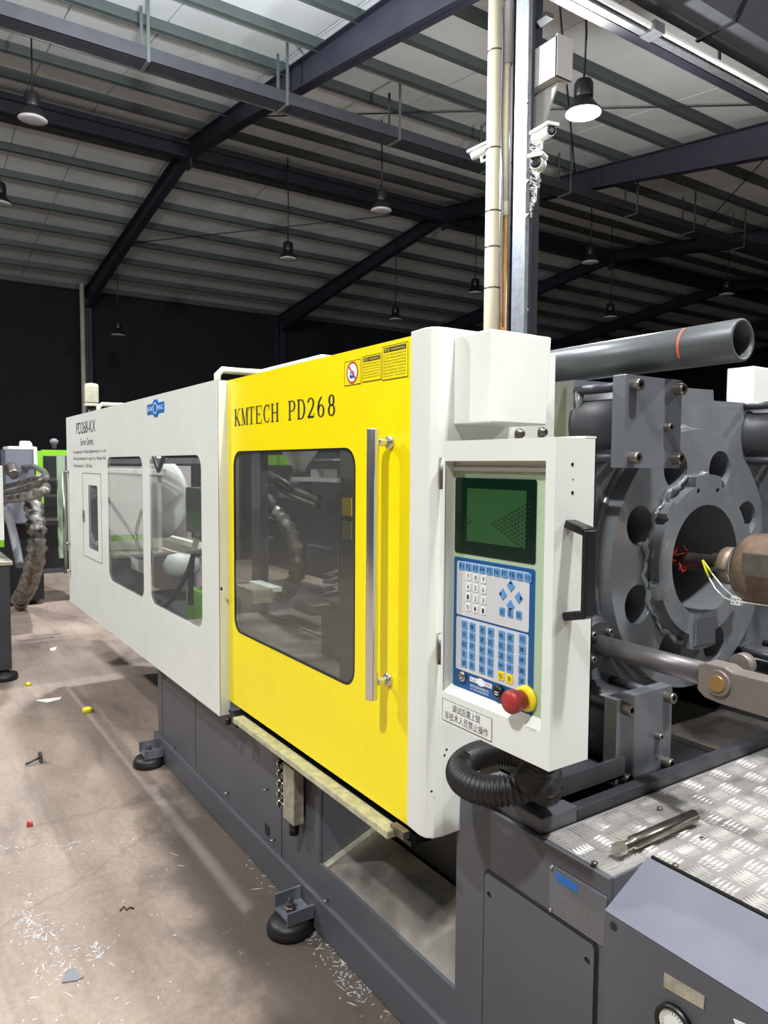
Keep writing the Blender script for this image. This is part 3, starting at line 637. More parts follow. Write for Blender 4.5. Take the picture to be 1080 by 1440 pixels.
GL = {
 'K': [([(.18, 0), (.18, 1)], thick), ([(.22, .38), (.74, 1)], thin), ([(.36, .56), (.76, 0)], thick), serif(.18, h, .34), serif(.18, 1-h, .34), serif(.74, h, .32), serif(.72, 1-h, .3)],
 'M': [([(.15, 0), (.15, 1)], thin), ([(.17, 1), (.5, .02)], thick), ([(.5, .02), (.82, 1)], thin), ([(.84, 0), (.84, 1)], thick), serif(.15, h, .26), serif(.84, h, .3), serif(.12, 1-h, .2), serif(.88, 1-h, .22)],
 'T': [([(.45, 0), (.45, 1)], thick), ([(.05, 1-h), (.85, 1-h)], thin), ([(.06, 1), (.06, .78)], thin), ([(.84, 1), (.84, .78)], thin), serif(.45, h, .36)],
 'E': [([(.2, 0), (.2, 1)], thick), ([(.05, 1-h), (.8, 1-h)], thin), ([(.05, h), (.82, h)], thin), ([(.2, .52), (.6, .52)], thin), ([(.79, 1), (.79, .78)], thin), ([(.81, 0), (.81, .24)], thin), ([(.59, .42), (.59, .62)], thin)],
 'C': [(arc(.5, .5, .36, .47, 50, 310, 26), stress), ([(.78, .98), (.78, .7)], thin), ([(.76, .16), (.8, .28)], thin)],
 'H': [([(.18, 0), (.18, 1)], thick), ([(.76, 0), (.76, 1)], thick), ([(.18, .5), (.76, .5)], thin), serif(.18, h), serif(.18, 1-h), serif(.76, h), serif(.76, 1-h)],
 'P': [([(.22, 0), (.22, 1)], thick), ([(.06, 1-h), (.45, 1-h)], thin), ([(.22, .47), (.45, .47)], thin), (arc(.45, .725, .3, .255, 90, -90), stress), serif(.22, h, .34)],
 'D': [([(.2, 0), (.2, 1)], thick), ([(.05, 1-h), (.42, 1-h)], thin), ([(.05, h), (.42, h)], thin), (arc(.42, .5, .38, .48, 90, -90, 24), stress)],
 '2': [(arc(.45, .72, .27, .26, 165, -20, 20)+[(.62, .5), (.4, .25), (.2, .06)], stress), ([(.16, .06), (.74, .06)], lambda a, b: .1), ([(.74, .02), (.78, .22)], thin)],
 '6': [(arc(.47, .3, .25, .28, 0, 360, 28), stress), (arc(.68, .42, .47, .56, 105, 190, 16), stress)],
 '8': [(arc(.46, .74, .2, .24, 0, 360, 26), stress), (arc(.46, .27, .25, .25, 0, 360, 28), stress)],
}
m = MB(); word = 'KMTECH PD268'; u0, u1 = -2.682, -1.897; adv = (u1-u0)/(len(word)-.02); zb, zt = 1.749, 1.813
for i, c in enumerate(word):
    if c in GL:
        for pts, wf in GL[c]: ribbon(m, pts, wf, u0+i*adv, zb, adv*1.02, zt-zb, 1.1088)
m.build('door_lettering', 'ink', yd)
# warning labels
def label_frame(mb, u0, v0, u1, v1, t, d):
    for a, b, c, e in ((u0, v0, u1, v0+t), (u0, v1-t, u1, v1), (u0, v0, u0+t, v1), (u1-t, v0, u1, v1)): mb.put([(a, d, b), (c, d, b), (c, d, e), (a, d, e)], [(0, 1, 2, 3)])
def flat(mb, u0, v0, u1, v1, d): mb.put([(u0, d, v0), (u1, d, v0), (u1, d, v1), (u0, d, v1)], [(0, 1, 2, 3)])
sheet('warning_label', [rr(-1.655, 1.829, -1.536, 1.919, .004)], 'xz', 1.1085, 1.1102, 'yellow', yd)
sheet('warning_label', [rr(-1.756, 1.833, -1.660, 1.905, .004)], 'xz', 1.1085, 1.1102, 'yellow', yd)
sheet('warning_label', [rr(-1.853, 1.831, -1.764, 1.901, .004)], 'xz', 1.1085, 1.1102, 'yellow', yd)
m = MB(); D = 1.1082
label_frame(m, -1.655, 1.829, -1.536, 1.919, .0018, D); label_frame(m, -1.756, 1.833, -1.660, 1.905, .0018, D); label_frame(m, -1.853, 1.831, -1.764, 1.901, .0018, D)
flat(m, -1.648, 1.901, -1.545, 1.914, D); flat(m, -1.750, 1.888, -1.666, 1.900, D)
ws = ('DO NOT OPEN OR REMOVE THE', 'COVERS WHILE RUNNING AND', 'KEEP HANDS CLEAR OF MOULD', 'TURN OFF THE POWER BEFORE', 'MAINTENANCE OR CLEANING', 'READ THE MANUAL CAREFULLY', 'BEFORE OPERATING MACHINE', 'FAILURE CAN CAUSE INJURY')
for k, s in enumerate(ws):
    text(m, s, 'xz', -1.649, 1.892-k*.008, -1.545, 1.8965-k*.008, D)
    if k < 6: text(m, ws[(k*3+1) % 8], 'xz', -1.750, 1.880-k*.0075, -1.667, 1.884-k*.0075, D)
m.build('warning_lettering', 'ink', yd)
m = MB(); text(m, '警告 WARNING', 'xz', -1.645, 1.903, -1.549, 1.912, D-.0003); text(m, '警告 WARNING', 'xz', -1.746, 1.8895, -1.671, 1.8985, D-.0003); m.build('warning_title', 'keyyellow', yd)
MB().cyl((-1.809, D+.0006, 1.866), (-1.809, D-.0002, 1.866), .03, 32).build('prohibition_disc', 'inkwhite', yd)
m = MB(); R0, R1, cx, cz = .026, .0315, -1.809, 1.866
for k in range(36):
    a, a2 = 2*math.pi*k/36, 2*math.pi*(k+1)/36
    m.put([(cx+r*math.cos(t), D-.0004, cz+r*math.sin(t)) for r, t in ((R0, a), (R1, a), (R1, a2), (R0, a2))], [(0, 1, 2, 3)])
m.put([(cx-.020, D-.0005, cz+.016), (cx-.016, D-.0005, cz+.020), (cx+.020, D-.0005, cz-.016), (cx+.016, D-.0005, cz-.020)], [(0, 1, 2, 3)])
m.build('prohibition_mark', 'inkred', yd)
m = MB()
for k in range(4): flat(m, cx-.014+k*.007, cz-.012, cx-.010+k*.007, cz+.008-abs(k-1.5)*.003, D-.0003)
flat(m, cx-.014, cz-.016, cx+.012, cz-.008, D-.0003); m.build('hand_pictogram', 'badge', yd)
m = MB(); rnd = random.Random(5)
for k in range(46):
    z = rnd.uniform(.68, 1.86); hh = rnd.uniform(.002, .012); wd = rnd.uniform(.001, .004)
    if rnd.random() < .35: z = 1.36+rnd.uniform(-.12, .12); hh *= 1.5
    flat(m, -1.5125-wd, z-hh, -1.5115, z+hh, 1.1093)
m.build('chipped_edge', 'black', yd)
# sliding rail under the door
rl = part(MB().box(-2.60, -1.545, 1.06, 1.105, .612, .634), 'door_rail', 'woodrail', None, .004)
MB().box(-2.75, -1.5, 1.105, 1.17, .60, .612).box(-2.75, -1.5, 1.15, 1.172, .60, .66).build('rail_channel', 'black', rl)
MB().box(-1.56, -1.50, 1.08, 1.10, .625, .645).build('rail_end_block', 'dullsteel', rl)
# -- oil distributor block
ob = part(MB().box(-2.30, -2.215, 1.125, 1.165, .345, .548), 'oil_distributor', 'tarnish', None, .003)
for k in range(5):
    z = .525-k*.0375; f = MB()
    f.lathe((-2.302, 1.14, z), (-1, 0, 0), [(.008, 0), (.008, .012), (.0125, .014), (.0125, .034), (.015, .036), (.015, .052), (.011, .054)], 14); f.build('push_fitting', 'black', ob)
    MB().lathe((-2.302, 1.14, z), (-1, 0, 0), [(.0157, .038), (.0157, .050)], 14).lathe((-2.302, 1.14, z), (-1, 0, 0), [(.0132, .013), (.0132, .018)], 14).loose('fitting_ring', 'chrome', ob)
MB().cyl((-2.25, 1.145, .300), (-2.25, 1.145, .345), .018, 12).build('drain_fitting', 'black', ob)
MB().cyl((-2.27, 1.14, .548), (-2.27, 1.14, .570), .011, 10).cyl((-2.32, 1.14, .565), (-2.25, 1.14, .565), .009, 10).build('inlet_elbow', 'steel', ob)
# -- white corner post with hood
def rounded_post():
    pts = [(-1.505, 1.12), (-1.5, 1.095), (-1.485, 1.08), (-1.425, 1.075), (-1.405, 1.08), (-1.392, 1.095), (-1.388, 1.12), (-1.388, 1.215), (-1.41, 1.215), (-1.43, 1.2), (-1.43, 1.14), (-1.5, 1.14)]
    return pts
ps = part(MB().prism(rounded_post(), 'xy', .672, 1.932), 'corner_post', 'white', None, .003)
MB().prism([(1.20, 1.06), (1.30, 1.0), (1.49, 1.0), (1.49, 1.90), (1.2, 1.90)], 'yz', -1.400, -1.389).prism([(1.2, .672), (1.214, .672), (1.214, .7), (1.26, .90), (1.29, 1.0), (1.2, 1.06)], 'yz', -1.398, -1.389).build('side_sheet', 'white', ps)
hood = MB(); hood.hexa([(-1.388, 1.138, 1.70), (-1.259, 1.138, 1.70), (-1.259, 1.325, 1.70), (-1.388, 1.315, 1.70), (-1.388, 1.138, 1.912), (-1.258, 1.138, 1.912), (-1.258, 1.335, 1.912), (-1.388, 1.335, 1.912)])
hood.build('post_hood', 'white', ps, .004)
m = MB()
for q in ((729, 610), (761, 608)): p = at(*q, X=-1.389); m.lathe((-1.389, p.y, p.z), (1, 0, 0), [(.014, 0), (.014, .006), (.009, .008), (.009, .016), (.004, .017)], 14)
m.loose('post_bolt', 'dullsteel', ps)
m = MB()
for q in ((625, 1062), (628, 1054), (607, 1113)): p = at(*q, X=-1.388); m.cyl((-1.389, p.y, p.z), (-1.3875, p.y, p.z), .003, 10)
m.loose('screw_hole', 'black', ps)
for zc in (1.585, 1.16):
    MB().box(-1.39, -1.25, 1.098, 1.105, zc-.03, zc+.03).cyl((-1.372, 1.094, zc-.04), (-1.372, 1.094, zc+.035), .008, 12).build('panel_hinge', 'dullsteel', ps)
# -- control panel
PXL, PXR, PZ0, PZ1, PYF, PYB = -1.252, -.927, 1.033, 1.654, 1.0, 1.11
cp = sheet('control_panel', [[(PXL, PZ0), (PXR, PZ0), (PXR, PZ1), (PXL, PZ1)], rr(-1.245, 1.102, -.950, 1.611, .002, 1)], 'xz', PYF, PYF+.003, 'white', mc)
def cpart(mb, n, mt, bv=0): return mb.build(n, mt, cp, bv)
cpart(MB().box(PXL, PXL+.003, PYF+.0032, PYB, PZ0, PZ1).box(PXR-.003, PXR, PYF+.0032, PYB, PZ0, PZ1).box(PXL+.0031, PXR-.0031, PYF+.0032, PYB-.0031, PZ1-.003, PZ1).box(PXL+.0031, PXR-.0031, PYF+.0032, PYB-.0031, PZ0, PZ0+.003).box(PXL, PXR, PYB-.003, PYB, PZ0, PZ1), 'panel_casing', 'white')
cpart(MB().box(-1.247, -1.245, PYF+.002, 1.03, 1.10, 1.612).box(-.950, -.948, PYF+.002, 1.03, 1.10, 1.612).box(-1.245, -.95, PYF+.002, 1.03, 1.611, 1.613)
      .hexa([(-1.245, PYF+.002, 1.100), (-.95, PYF+.002, 1.100), (-.95, 1.03, 1.115), (-1.245, 1.03, 1.115), (-1.245, PYF+.002, 1.102), (-.95, PYF+.002, 1.102), (-.95, 1.03, 1.117), (-1.245, 1.03, 1.117)]), 'recess_walls', 'white')
sheet('recess_back', [rr(-1.249, 1.095, -.946, 1.614, .002)], 'xz', 1.0301, 1.032, 'white', cp)
sheet('fascia_lip', [rr(-1.244, 1.590, -.951, 1.598, .002)], 'xz', 1.020, 1.03, 'label', cp, .001)
sheet('fascia', [rr(-1.244, 1.100, -.951, 1.589, .004)], 'xz', 1.026, 1.03, 'palegreen', cp)
sheet('display_window', [rr(-1.239, 1.4115, -.996, 1.575, .006)], 'xz', 1.0245, 1.0262, 'screen', cp)
c0 = at(657, 686, Y=1.024); c1 = at(739, 776, Y=1.024)
sheet('display_area', [rr(c0.x, 1.44, c1.x, 1.553, .001)], 'xz', 1.0240, 1.0248, 'screenin', cp)
m = MB()   # triangles of small black dots on the glass
for (tipx, dirx, n, z_) in ((-1.118, 1, 12, 1.482), (-1.185, -1, 6, 1.482)):
    for i in range(n):
        for j in range(-(i//2)-1, i//2+2):
            x = tipx+dirx*i*.0095; z = z_+(j+(.5 if i % 2 else 0))*.0088
            if abs(z-z_) < i*.0045+.002 and -1.235 < x < -1.0: m.put([(x-.0034, 1.0236, z), (x, 1.0236, z-.0024), (x+.0034, 1.0236, z), (x, 1.0236, z+.0024)], [(0, 1, 2, 3)])
cpart(m, 'speckle_dots', 'black')['kind'] = 'stuff'
sheet('membrane', [rr(-1.240, 1.114, -.996, 1.402, .006)], 'xz', 1.0248, 1.0264, 'bluepanel', cp)
sheet('key_field', [rr(-1.229, 1.276, -1.0095, 1.394, .005)], 'xz', 1.0240, 1.0250, 'keyfield', cp)
sheet('key_field', [rr(-1.229, 1.1545, -1.0095, 1.2715, .005)], 'xz', 1.0240, 1.0250, 'keyfield', cp)
leg = MB(); KD = 1.0222
kme = {}
def key(x, z, w, h, mat, txt=None, rot=False):
    k = (round(w, 4), round(h, 4), mat, rot)
    if k not in kme:
        lp = [(-w/2, 0), (0, -h/2), (w/2, 0), (0, h/2)] if rot else rr(-w/2, -h/2, w/2, h/2, .002, 3)
        o = sheet('key', [lp], 'xz', 1.0226, 1.0242, mat, cp); kme[k] = o.data; o.data.transform(Matrix.Translation((0, 0, 0)))
    else:
        o = bpy.data.objects.new('key', kme[k]); COL.objects.link(o); o.parent = cp
    o.location = (x, 0, z)
    if txt:
        vs, fs = textmesh(txt); tw = min(w*.7, .0062*len(txt)) if ord(txt[0]) < 256 else w*.62; text(leg, txt, 'xz', x-tw/2, z-h*.30, x+tw/2, z+h*.28, KD)
fx0 = at(650, 795, Y=1.024).x; fx1 = at(743, 812, Y=1.024).x
for i in range(10): key(fx0+(fx1-fx0)*i/9, 1.384, .0186, .0165, 'keyblue', 'F%d' % (i+1))
nx = [at(659, 816, Y=1.024).x, at(669.5, 818, Y=1.024).x, at(680.5, 820, Y=1.024).x]
for r, row in enumerate(('789', '456', '123', '0.-')):
    for c, ch_ in enumerate(row): key(nx[c], 1.364-r*.0222, .0150, .0168, 'label', ch_)
ax, az = at(718.5, 838, Y=1.024).x, at(718.5, 838, Y=1.024).z
for dx, dz, r_ in ((0, .02, 0), (0, -.02, 2), (-.0225, 0, 1), (.0225, 0, 3)):
    key(ax+dx, az+dz, .0225, .024, 'keyblue', None, True)
    a = math.atan2(dz, dx); cxx, czz = ax+dx, az+dz; e = Vector((math.cos(a), math.sin(a))); n_ = Vector((-e.y, e.x))
    P0 = Vector((cxx, czz))+e*.0105; P1 = Vector((cxx, czz))+e*.004+n_*.005; P2 = Vector((cxx, czz))+e*.004-n_*.005
    leg.put([(P0.x, KD, P0.y), (P1.x, KD, P1.y), (P2.x, KD, P2.y)], [(0, 1, 2)])
for k, px in enumerate((706.5, 718, 730)):
    q = at(px, 860+k*2.4, Y=1.024); key(q.x, q.z, .0150, .0165, 'keyblue', ('INS', 'DEL', 'END')[k])
cols = [653.3, 664.3, 678.6, 690.3, 705.7, 717.8, 735]; rows = [1.2575, 1.2365, 1.2155, 1.1945, 1.1735]
glyph = ('手', '半', '自', '全', '调', '模', '热', '开', '合', '顶', '进', '退', '射', '胶', '座', '前', '后', '吹', '芯', '润', '电', '机', '温', '时', '位', '速', '压', '力', '开', '关', '切', '换', '停', '确', '消')
for c, px in enumerate(cols):
    x = at(px, 900, Y=1.024).x
    for r in range(5):
        z = rows[r]+(.004 if c == 6 else 0)-(.0 if c < 6 else 0)
        yl = (r == 4 and c in (4, 5)); key(x, z-.001, .0182, .0182, 'keyyellow' if yl else 'keyblue', glyph[(c*5+r) % 35])
cpart(leg, 'key_lettering', 'ink')['kind'] = 'stuff'
m = MB(); text(m, '凯明工程科技有限公司', 'xz', -1.180, 1.1255, -1.122, 1.1315, 1.0244); text(m, 'K.X MING ENGINEERING', 'xz', -1.180, 1.1195, -1.122, 1.1235, 1.0244)
flat(m, -1.182, 1.1375, -1.112, 1.1475, 1.0244)
for k in range(20):
    a, a2 = 2*math.pi*k/20, 2*math.pi*(k+1)/20; m.put([(-1.147, 1.0243, 1.1425), (-1.147+.013*math.cos(a), 1.0243, 1.1425+.0085*math.sin(a)), (-1.147+.013*math.cos(a2), 1.0243, 1.1425+.0085*math.sin(a2))], [(0, 1, 2)])
cpart(m, 'panel_lettering', 'inkwhite')
m = MB(); text(m, 'KAI', 'xz', -1.179, 1.1395, -1.162, 1.1455, 1.0240); text(m, 'MING', 'xz', -1.133, 1.1395, -1.114, 1.1455, 1.0240); text(m, 'OFF', 'xz', -1.227, 1.1415, -1.222, 1.1435, 1.024); cpart(m, 'panel_logo', 'inkred')
p = at(650.5, 951, Y=1.022); cpart(MB().lathe((p.x, 1.0248, p.z), (0, -1, 0), [(.011, 0), (.011, .006), (.008, .008), (.003, .008), (.003, .004)], 24), 'key_switch', 'steel')
p = at(702, 973, Y=1.022); cpart(MB().lathe((p.x, 1.0248, p.z), (0, -1, 0), [(.014, 0), (.014, .009), (.010, .011)], 24), 'usb_cap', 'black')
m = MB(); flat(m, p.x-.006, p.z, p.x+.006, p.z+.002, 1.0136); flat(m, p.x-.005, p.z-.005, p.x+.005, p.z-.003, 1.0136); cpart(m, 'cap_mark', 'inkwhite')
p = at(740, 982, Y=1.022)
es = cpart(MB().lathe((p.x, 1.0248, p.z), (0, -1, 0), [(.026, 0), (.026, .005), (.022, .009), (.014, .01)], 32), 'emergency_ring', 'keyyellow')
cpart(MB().lathe((p.x, 1.0248, p.z), (0, -1, 0), [(.013, .01), (.019, .016), (.0195, .034), (.0235, .036), (.0235, .046), (.020, .051), (.006, .053)], 32), 'emergency_button', 'red')
# notice label on the panel sill: two lines
nl = sheet('notice_label', [rr(-1.243, 1.040, -1.083, 1.088, .003)], 'xz', PYF-.0012, PYF, 'label', cp)
m = MB(); label_frame(m, -1.2435, 1.0395, -1.0825, 1.0885, .0012, PYF-.0015)
text(m, '调试后需上锁', 'xz', -1.208, 1.066, -1.118, 1.083, PYF-.0015); text(m, '非技术人员禁止操作', 'xz', -1.234, 1.0445, -1.093, 1.0625, PYF-.0015); cpart(m, 'notice_lettering', 'ink')
m = MB()
for q in ((805, 653), (805, 693)): p = at(*q, X=PXR); m.cyl((PXR, p.y, p.z), (PXR+.0005, p.y, p.z), .0035, 10)
p = at(806, 674, X=PXR); m.cyl((PXR, p.y, p.z), (PXR+.0005, p.y, p.z), .0015, 8)
m.loose('screw_hole', 'black', cp)
# side handle (black, trapezoid loop) on the right face
h0 = at(801, 733, X=PXR); h1 = at(797, 868, X=PXR)
yh = (h0.y+h1.y)/2; zt, zb = h0.z-.004, h1.z+.002
def bar(p0, p1, w, t, mb):
    p0, p1 = Vector(p0), Vector(p1); d = (p1-p0).normalized(); sidey = Vector((0, 1, 0)); up = d.cross(sidey).normalized()
    mb.hexa([p0-sidey*w-up*t, p0+sidey*w-up*t, p0+sidey*w+up*t, p0-sidey*w+up*t, p1-sidey*w-up*t, p1+sidey*w-up*t, p1+sidey*w+up*t, p1-sidey*w+up*t])
m = MB(); PR = PXR
bar((PR, yh, zt), (PR+.05, yh, zt-.013), .014, .008, m); bar((PR+.048, yh, zt-.008), (PR+.048, yh, zb+.006), .014, .006, m); bar((PR, yh, zb), (PR+.05, yh, zb+.012), .014, .008, m)
cpart(m, 'side_handle', 'black', .003)
cpart(MB().box(-1.247, PXR, PYB-.03, PYB, PZ1-.001, PZ1+.004), 'rear_lip', 'white')
# corrugated hose loop
hp = []
cx, cy, cz, R_ = -1.190, 1.135, .893, .100
for i in range(0, 331, 3):
    a = math.radians(25+i); hp.append(Vector((cx+R_*math.cos(a)*1.02, cy+R_*math.sin(a)*.95, cz+.018*math.sin(a)+.030*(i/330))))
gl_ = at(742, 1118, Z=.808); st_ = [Vector((gl_.x, gl_.y, .809)), Vector((gl_.x, gl_.y-.005, .84)), Vector((-1.115, 1.20, .872))]
pts = []
def dens(ps, st=.0025):
    out = [ps[0]]
    for a, b in zip(ps[:-1], ps[1:]):
        n = max(1, int((b-a).length/st))
        for k in range(1, n+1): out.append(a.lerp(b, k/n))
    return out
allp = st_+hp+[Vector((-1.06, 1.09, .95)), Vector((-1.02, 1.075, .99)), Vector((-1.01, 1.07, 1.035))]
dp = dens(allp)
for _ in range(16): dp = [dp[0]]+[(dp[i-1]+dp[i]*2+dp[i+1])/4 for i in range(1, len(dp)-1)]+[dp[-1]]
part(MB().tube(dp, .03, 18, rf=lambda i: (.031, .0335, .0335, .0285)[i % 4]), 'corrugated_hose', 'rubber')
# -- platen group
PXF = -1.385; CY, CZ = 2.06, 1.318
po = [(1.56, .95), (1.56, 1.838), (2.22, 1.852), (2.225, 1.818), (2.62, 1.822), (2.62, .81), (2.38, .81), (2.33, .94), (2.05, .90), (1.98, .83), (1.78, .81), (1.56, .81)]
holes = [circ(CY+.30*math.cos(math.radians(22.5+45*k)), CZ+.30*math.sin(math.radians(22.5+45*k)), .058, 28) for k in range(8)]
pl = sheet('fixed_platen', [po, circ(CY, CZ, .172, 48)]+holes, 'yz', -1.66, PXF, 'casting', mc, .008)
sheet('platen_hub', [circ(CY, CZ, .40, 72), circ(CY, CZ, .172, 48)]+holes, 'yz', PXF, -1.325, 'casting', pl, .01)
prof = []
for k in range(180):
    a = math.radians(k*2); s_ = (k*2-22.5) % 45; r_ = .232
    if 12 < ((k*2) % 60) < 26: r_ = .252
    if 75 < k*2 < 105: r_ = .262
    if 255 < k*2 < 285: r_ = .275
    prof.append((CY+r_*math.cos(a), CZ+r_*math.sin(a)))
sheet('locating_ring', [prof, circ(CY, CZ, .170, 64), circ(CY-.05, CZ+.212, .009, 12), circ(CY+.05, CZ+.212, .009, 12)], 'yz', -1.326, -1.29, 'casting', pl, .005)
MB().box(-1.292, -1.284, CY-.052, CY+.052, CZ-.26, CZ-.175).build('machined_flat', 'plateg', pl)
MB().lathe((-1.66, CY, CZ), (1, 0, 0), [(.1715, 0), (.1715, .37)], 48, False).build('bore_wall', 'casting', pl)
MB().box(-1.72, -1.68, 1.7, 2.4, 1.0, 1.65).build('mould_plate', 'darkgrey', pl)
# fillets/beads of weld around the hub
m = MB(); m.tube([(-1.382, CY+.402*math.cos(math.radians(a)), CZ+.402*math.sin(math.radians(a))) for a in range(-60, 241, 6)], .013, 8, rf=lambda i: .012+.005*math.sin(i*2.3)); m.build('hub_fillet', 'casting', pl)
m = MB(); m.tube([(-1.376, 1.572, .95+.045*i) for i in range(20)], .014, 8, rf=lambda i: .012+.004*math.sin(i*1.7)); m.build('edge_fillet', 'casting', pl)
m = MB(); m.tube([(-1.318+.004*math.sin(a*.7), CY+(.258+.006*math.sin(a*.31))*math.cos(math.radians(a)), CZ+(.258+.006*math.sin(a*.31))*math.sin(math.radians(a))) for a in range(60, 262, 3)], .01, 8, rf=lambda i: .005+.006*abs(math.sin(i*.9))*abs(math.sin(i*.23))); m.build('ring_fillet', 'casting', pl)
def tie_assembly(y, z, hw=.118):
    MB().lathe((PXF-.01, y, z), (1, 0, 0), [(.108, 0), (.108, .02), (.100, .03), (.100, .145)], 40).build('tie_bar_barrel', 'darkgrey', pl)
    e = sheet('end_plate', [rr(y-hw, z-hw, y+hw, z+hw, .002, 2)], 'yz', -1.24, -1.2, 'plateg', pl, .003)
    m = MB(); b = MB()
    for dy in (-.09, .09):
        for dz in (-.092, .092):
            m.cyl((PXF, y+dy, z+dz), (-1.24, y+dy, z+dz), .013, 14); b.hexbolt((-1.2, y+dy, z+dz), (1, 0, 0), .0155, .026)
    b.hexbolt((-1.2, y+.052, z-.01), (1, 0, 0), .011, .018)
    m.loose('tie_rod', 'darkgrey', pl); b.loose('cap_screw', 'dullsteel', pl)
for y in (1.66, 2.50):
    for z in (1.716, .880): tie_assembly(y, z)
# carriage cylinder rod
cy2, cz2 = 1.582, 1.118
fl = part(MB().lathe((PXF, cy2, cz2), (1, 0, 0), [(.078, 0), (.078, .06), (.074, .064), (.062, .066), (.062, .09)], 32), 'cylinder_flange', 'darkgrey')
m = MB()
for a in range(45, 360, 90): m.hexbolt((-1.296, cy2+.047*math.cos(math.radians(a)), cz2+.047*math.sin(math.radians(a))), (1, 0, 0), .0095, .015)
m.loose('flange_screw', 'dullsteel', fl)
part(MB().cyl((-1.296, cy2, cz2), (-.975, cy2, cz2-.004), .0275, 24), 'cylinder_rod', 'rodsteel')
cl = part(MB().prism([(-.985, 1.080), (-.985, 1.14), (-.965, 1.150), (-.92, 1.150), (-.90, 1.142), (-.60, 1.142), (-.60, 1.060), (-.93, 1.062), (-.965, 1.066)], 'xz', cy2-.028, cy2+.022), 'clevis_bar', 'clevis', None, .004)
p = at(1012, 960, Y=cy2-.026)
MB().cyl((p.x, cy2-.036, p.z), (p.x, cy2-.024, p.z), .029, 28).build('clevis_washer', 'clevis', cl)
MB().cyl((p.x, cy2-.041, p.z), (p.x, cy2-.032, p.z), .0185, 24).build('clevis_pin', 'copper', cl)
MB().lathe((-.93, cy2+.05, 1.14), (0, 1, 0), [(.026, 0), (.026, .03)], 24).build('pivot_lug', 'clevis', cl)
# injection nozzle (axis of the machine)
nz = part(MB().lathe((-1.41, CY, CZ-.008), (1, 0, 0), [(.006, 0), (.018, .01), (.024, .02), (.026, .04), (.026, .14), (.032, .145), (.034, .16), (.052, .18), (.054, .19), (.054, .235)], 32), 'injection_nozzle', 'dullsteel')
MB().lathe((-1.255, CY, CZ-.008), (1, 0, 0), [(.030, 0), (.052, .028), (.056, .032), (.056, .066)], 32).build('heater_band', 'rusty', nz)
MB().lathe((-1.189, CY, CZ-.008), (1, 0, 0), [(.056, .0), (.064, .004), (.064, .012), (.056, .018)], 32).build('bright_collar', 'chrome', nz)
MB().lathe((-1.172, CY, CZ-.008), (1, 0, 0), [(.06, 0), (.085, .006), (.10, .03), (.105, .06), (.105, .5)], 40).build('barrel_head', 'rusty', nz)
MB().box(-1.235, -1.195, CY-.062, CY-.05, CZ-.02, CZ-.012).build('band_clamp', 'darkgrey', nz)
m = MB(); rnd = random.Random(11)
for k in range(18):
    c = Vector((-1.385+rnd.uniform(-.02, .03), CY-.01+rnd.uniform(-.03, .02), CZ+rnd.uniform(-.03, .03)))
    m.tube([c+Vector([rnd.uniform(-.02, .02) for _ in range(3)]) for _ in range(4)], .003, 5)
m.build('red_melt_drool', 'inkred', nz)
MB().box(-1.10, -1.0, CY-.135, CY-.1, CZ-.01, CZ+.05).build('terminal_box', 'dullsteel', nz)
m = MB()
y_ = CY-.06
a0 = at(988, 788, Y=y_)
m.tube([a0, at(992, 800, Y=y_), at(997, 812, Y=y_)], .004, 6).tube([a0, at(994, 796, Y=y_), at(1001, 806, Y=y_)], .0035, 6)
m.loose('yellow_sleeve', 'yellowwire', nz)
m = MB(); m.tube([at(997, 812, Y=y_), at(1006, 828, Y=y_), at(1018, 840, Y=y_), at(1030, 845, Y=y_), at(1055, 848, Y=y_), at(1085, 852, Y=y_)], .0022, 6).tube([at(1001, 806, Y=y_), at(1015, 824, Y=y_), at(1030, 838, Y=y_), at(1055, 843, Y=y_), at(1090, 846, Y=y_)], .0022, 6)
m.loose('thermocouple_wire', 'label', nz)
p = at(1036, 845, Y=y_); MB().box(p.x-.014, p.x+.014, y_-.008, y_+.004, p.z-.012, p.z+.012).build('terminal_block', 'label', nz, .002)
m = MB()
for a, b in ((-.006, -.005), (.006, -.004), (0, .004), (-.007, .006), (.008, .006)): m.cyl((p.x+a, y_-.0085, p.z+b), (p.x+a, y_-.0075, p.z+b), .0022, 8)
m.loose('terminal_hole', 'black', nz)
# dark carriage foot on the right
part(MB().hexa([(-1.10, 2.3, .775), (-.6, 2.3, .775), (-.6, 2.6, .775), (-1.10, 2.6, .775), (-1.18, 2.35, .96), (-.6, 2.35, .96), (-.6, 2.55, .96), (-1.18, 2.55, .96)]), 'carriage_foot', 'darkgrey', None, .004)
part(MB().cyl((-1.0, 2.42, .97), (-1.0, 2.42, 1.2), .03, 16).box(-1.12, -.6, 2.3, 2.5, 1.0, 1.05), 'carriage_support', 'darkgrey')
# rear guard: posts, hood, panels seen through the windows
part(MB().box(-1.66, -1.55, 2.75, 3.0, .8, 1.99), 'rear_post', 'white', None, .004)
rg = part(MB().box(-2.85, -2.78, 2.7, 2.74, .75, 1.9).box(-1.75, -1.69, 2.7, 2.74, .75, 1.9).box(-2.85, -1.69, 2.7, 2.74, 1.82, 1.9).box(-2.85, -1.69, 2.7, 2.74, .75, .86), 'rear_guard_frame', 'greylight')
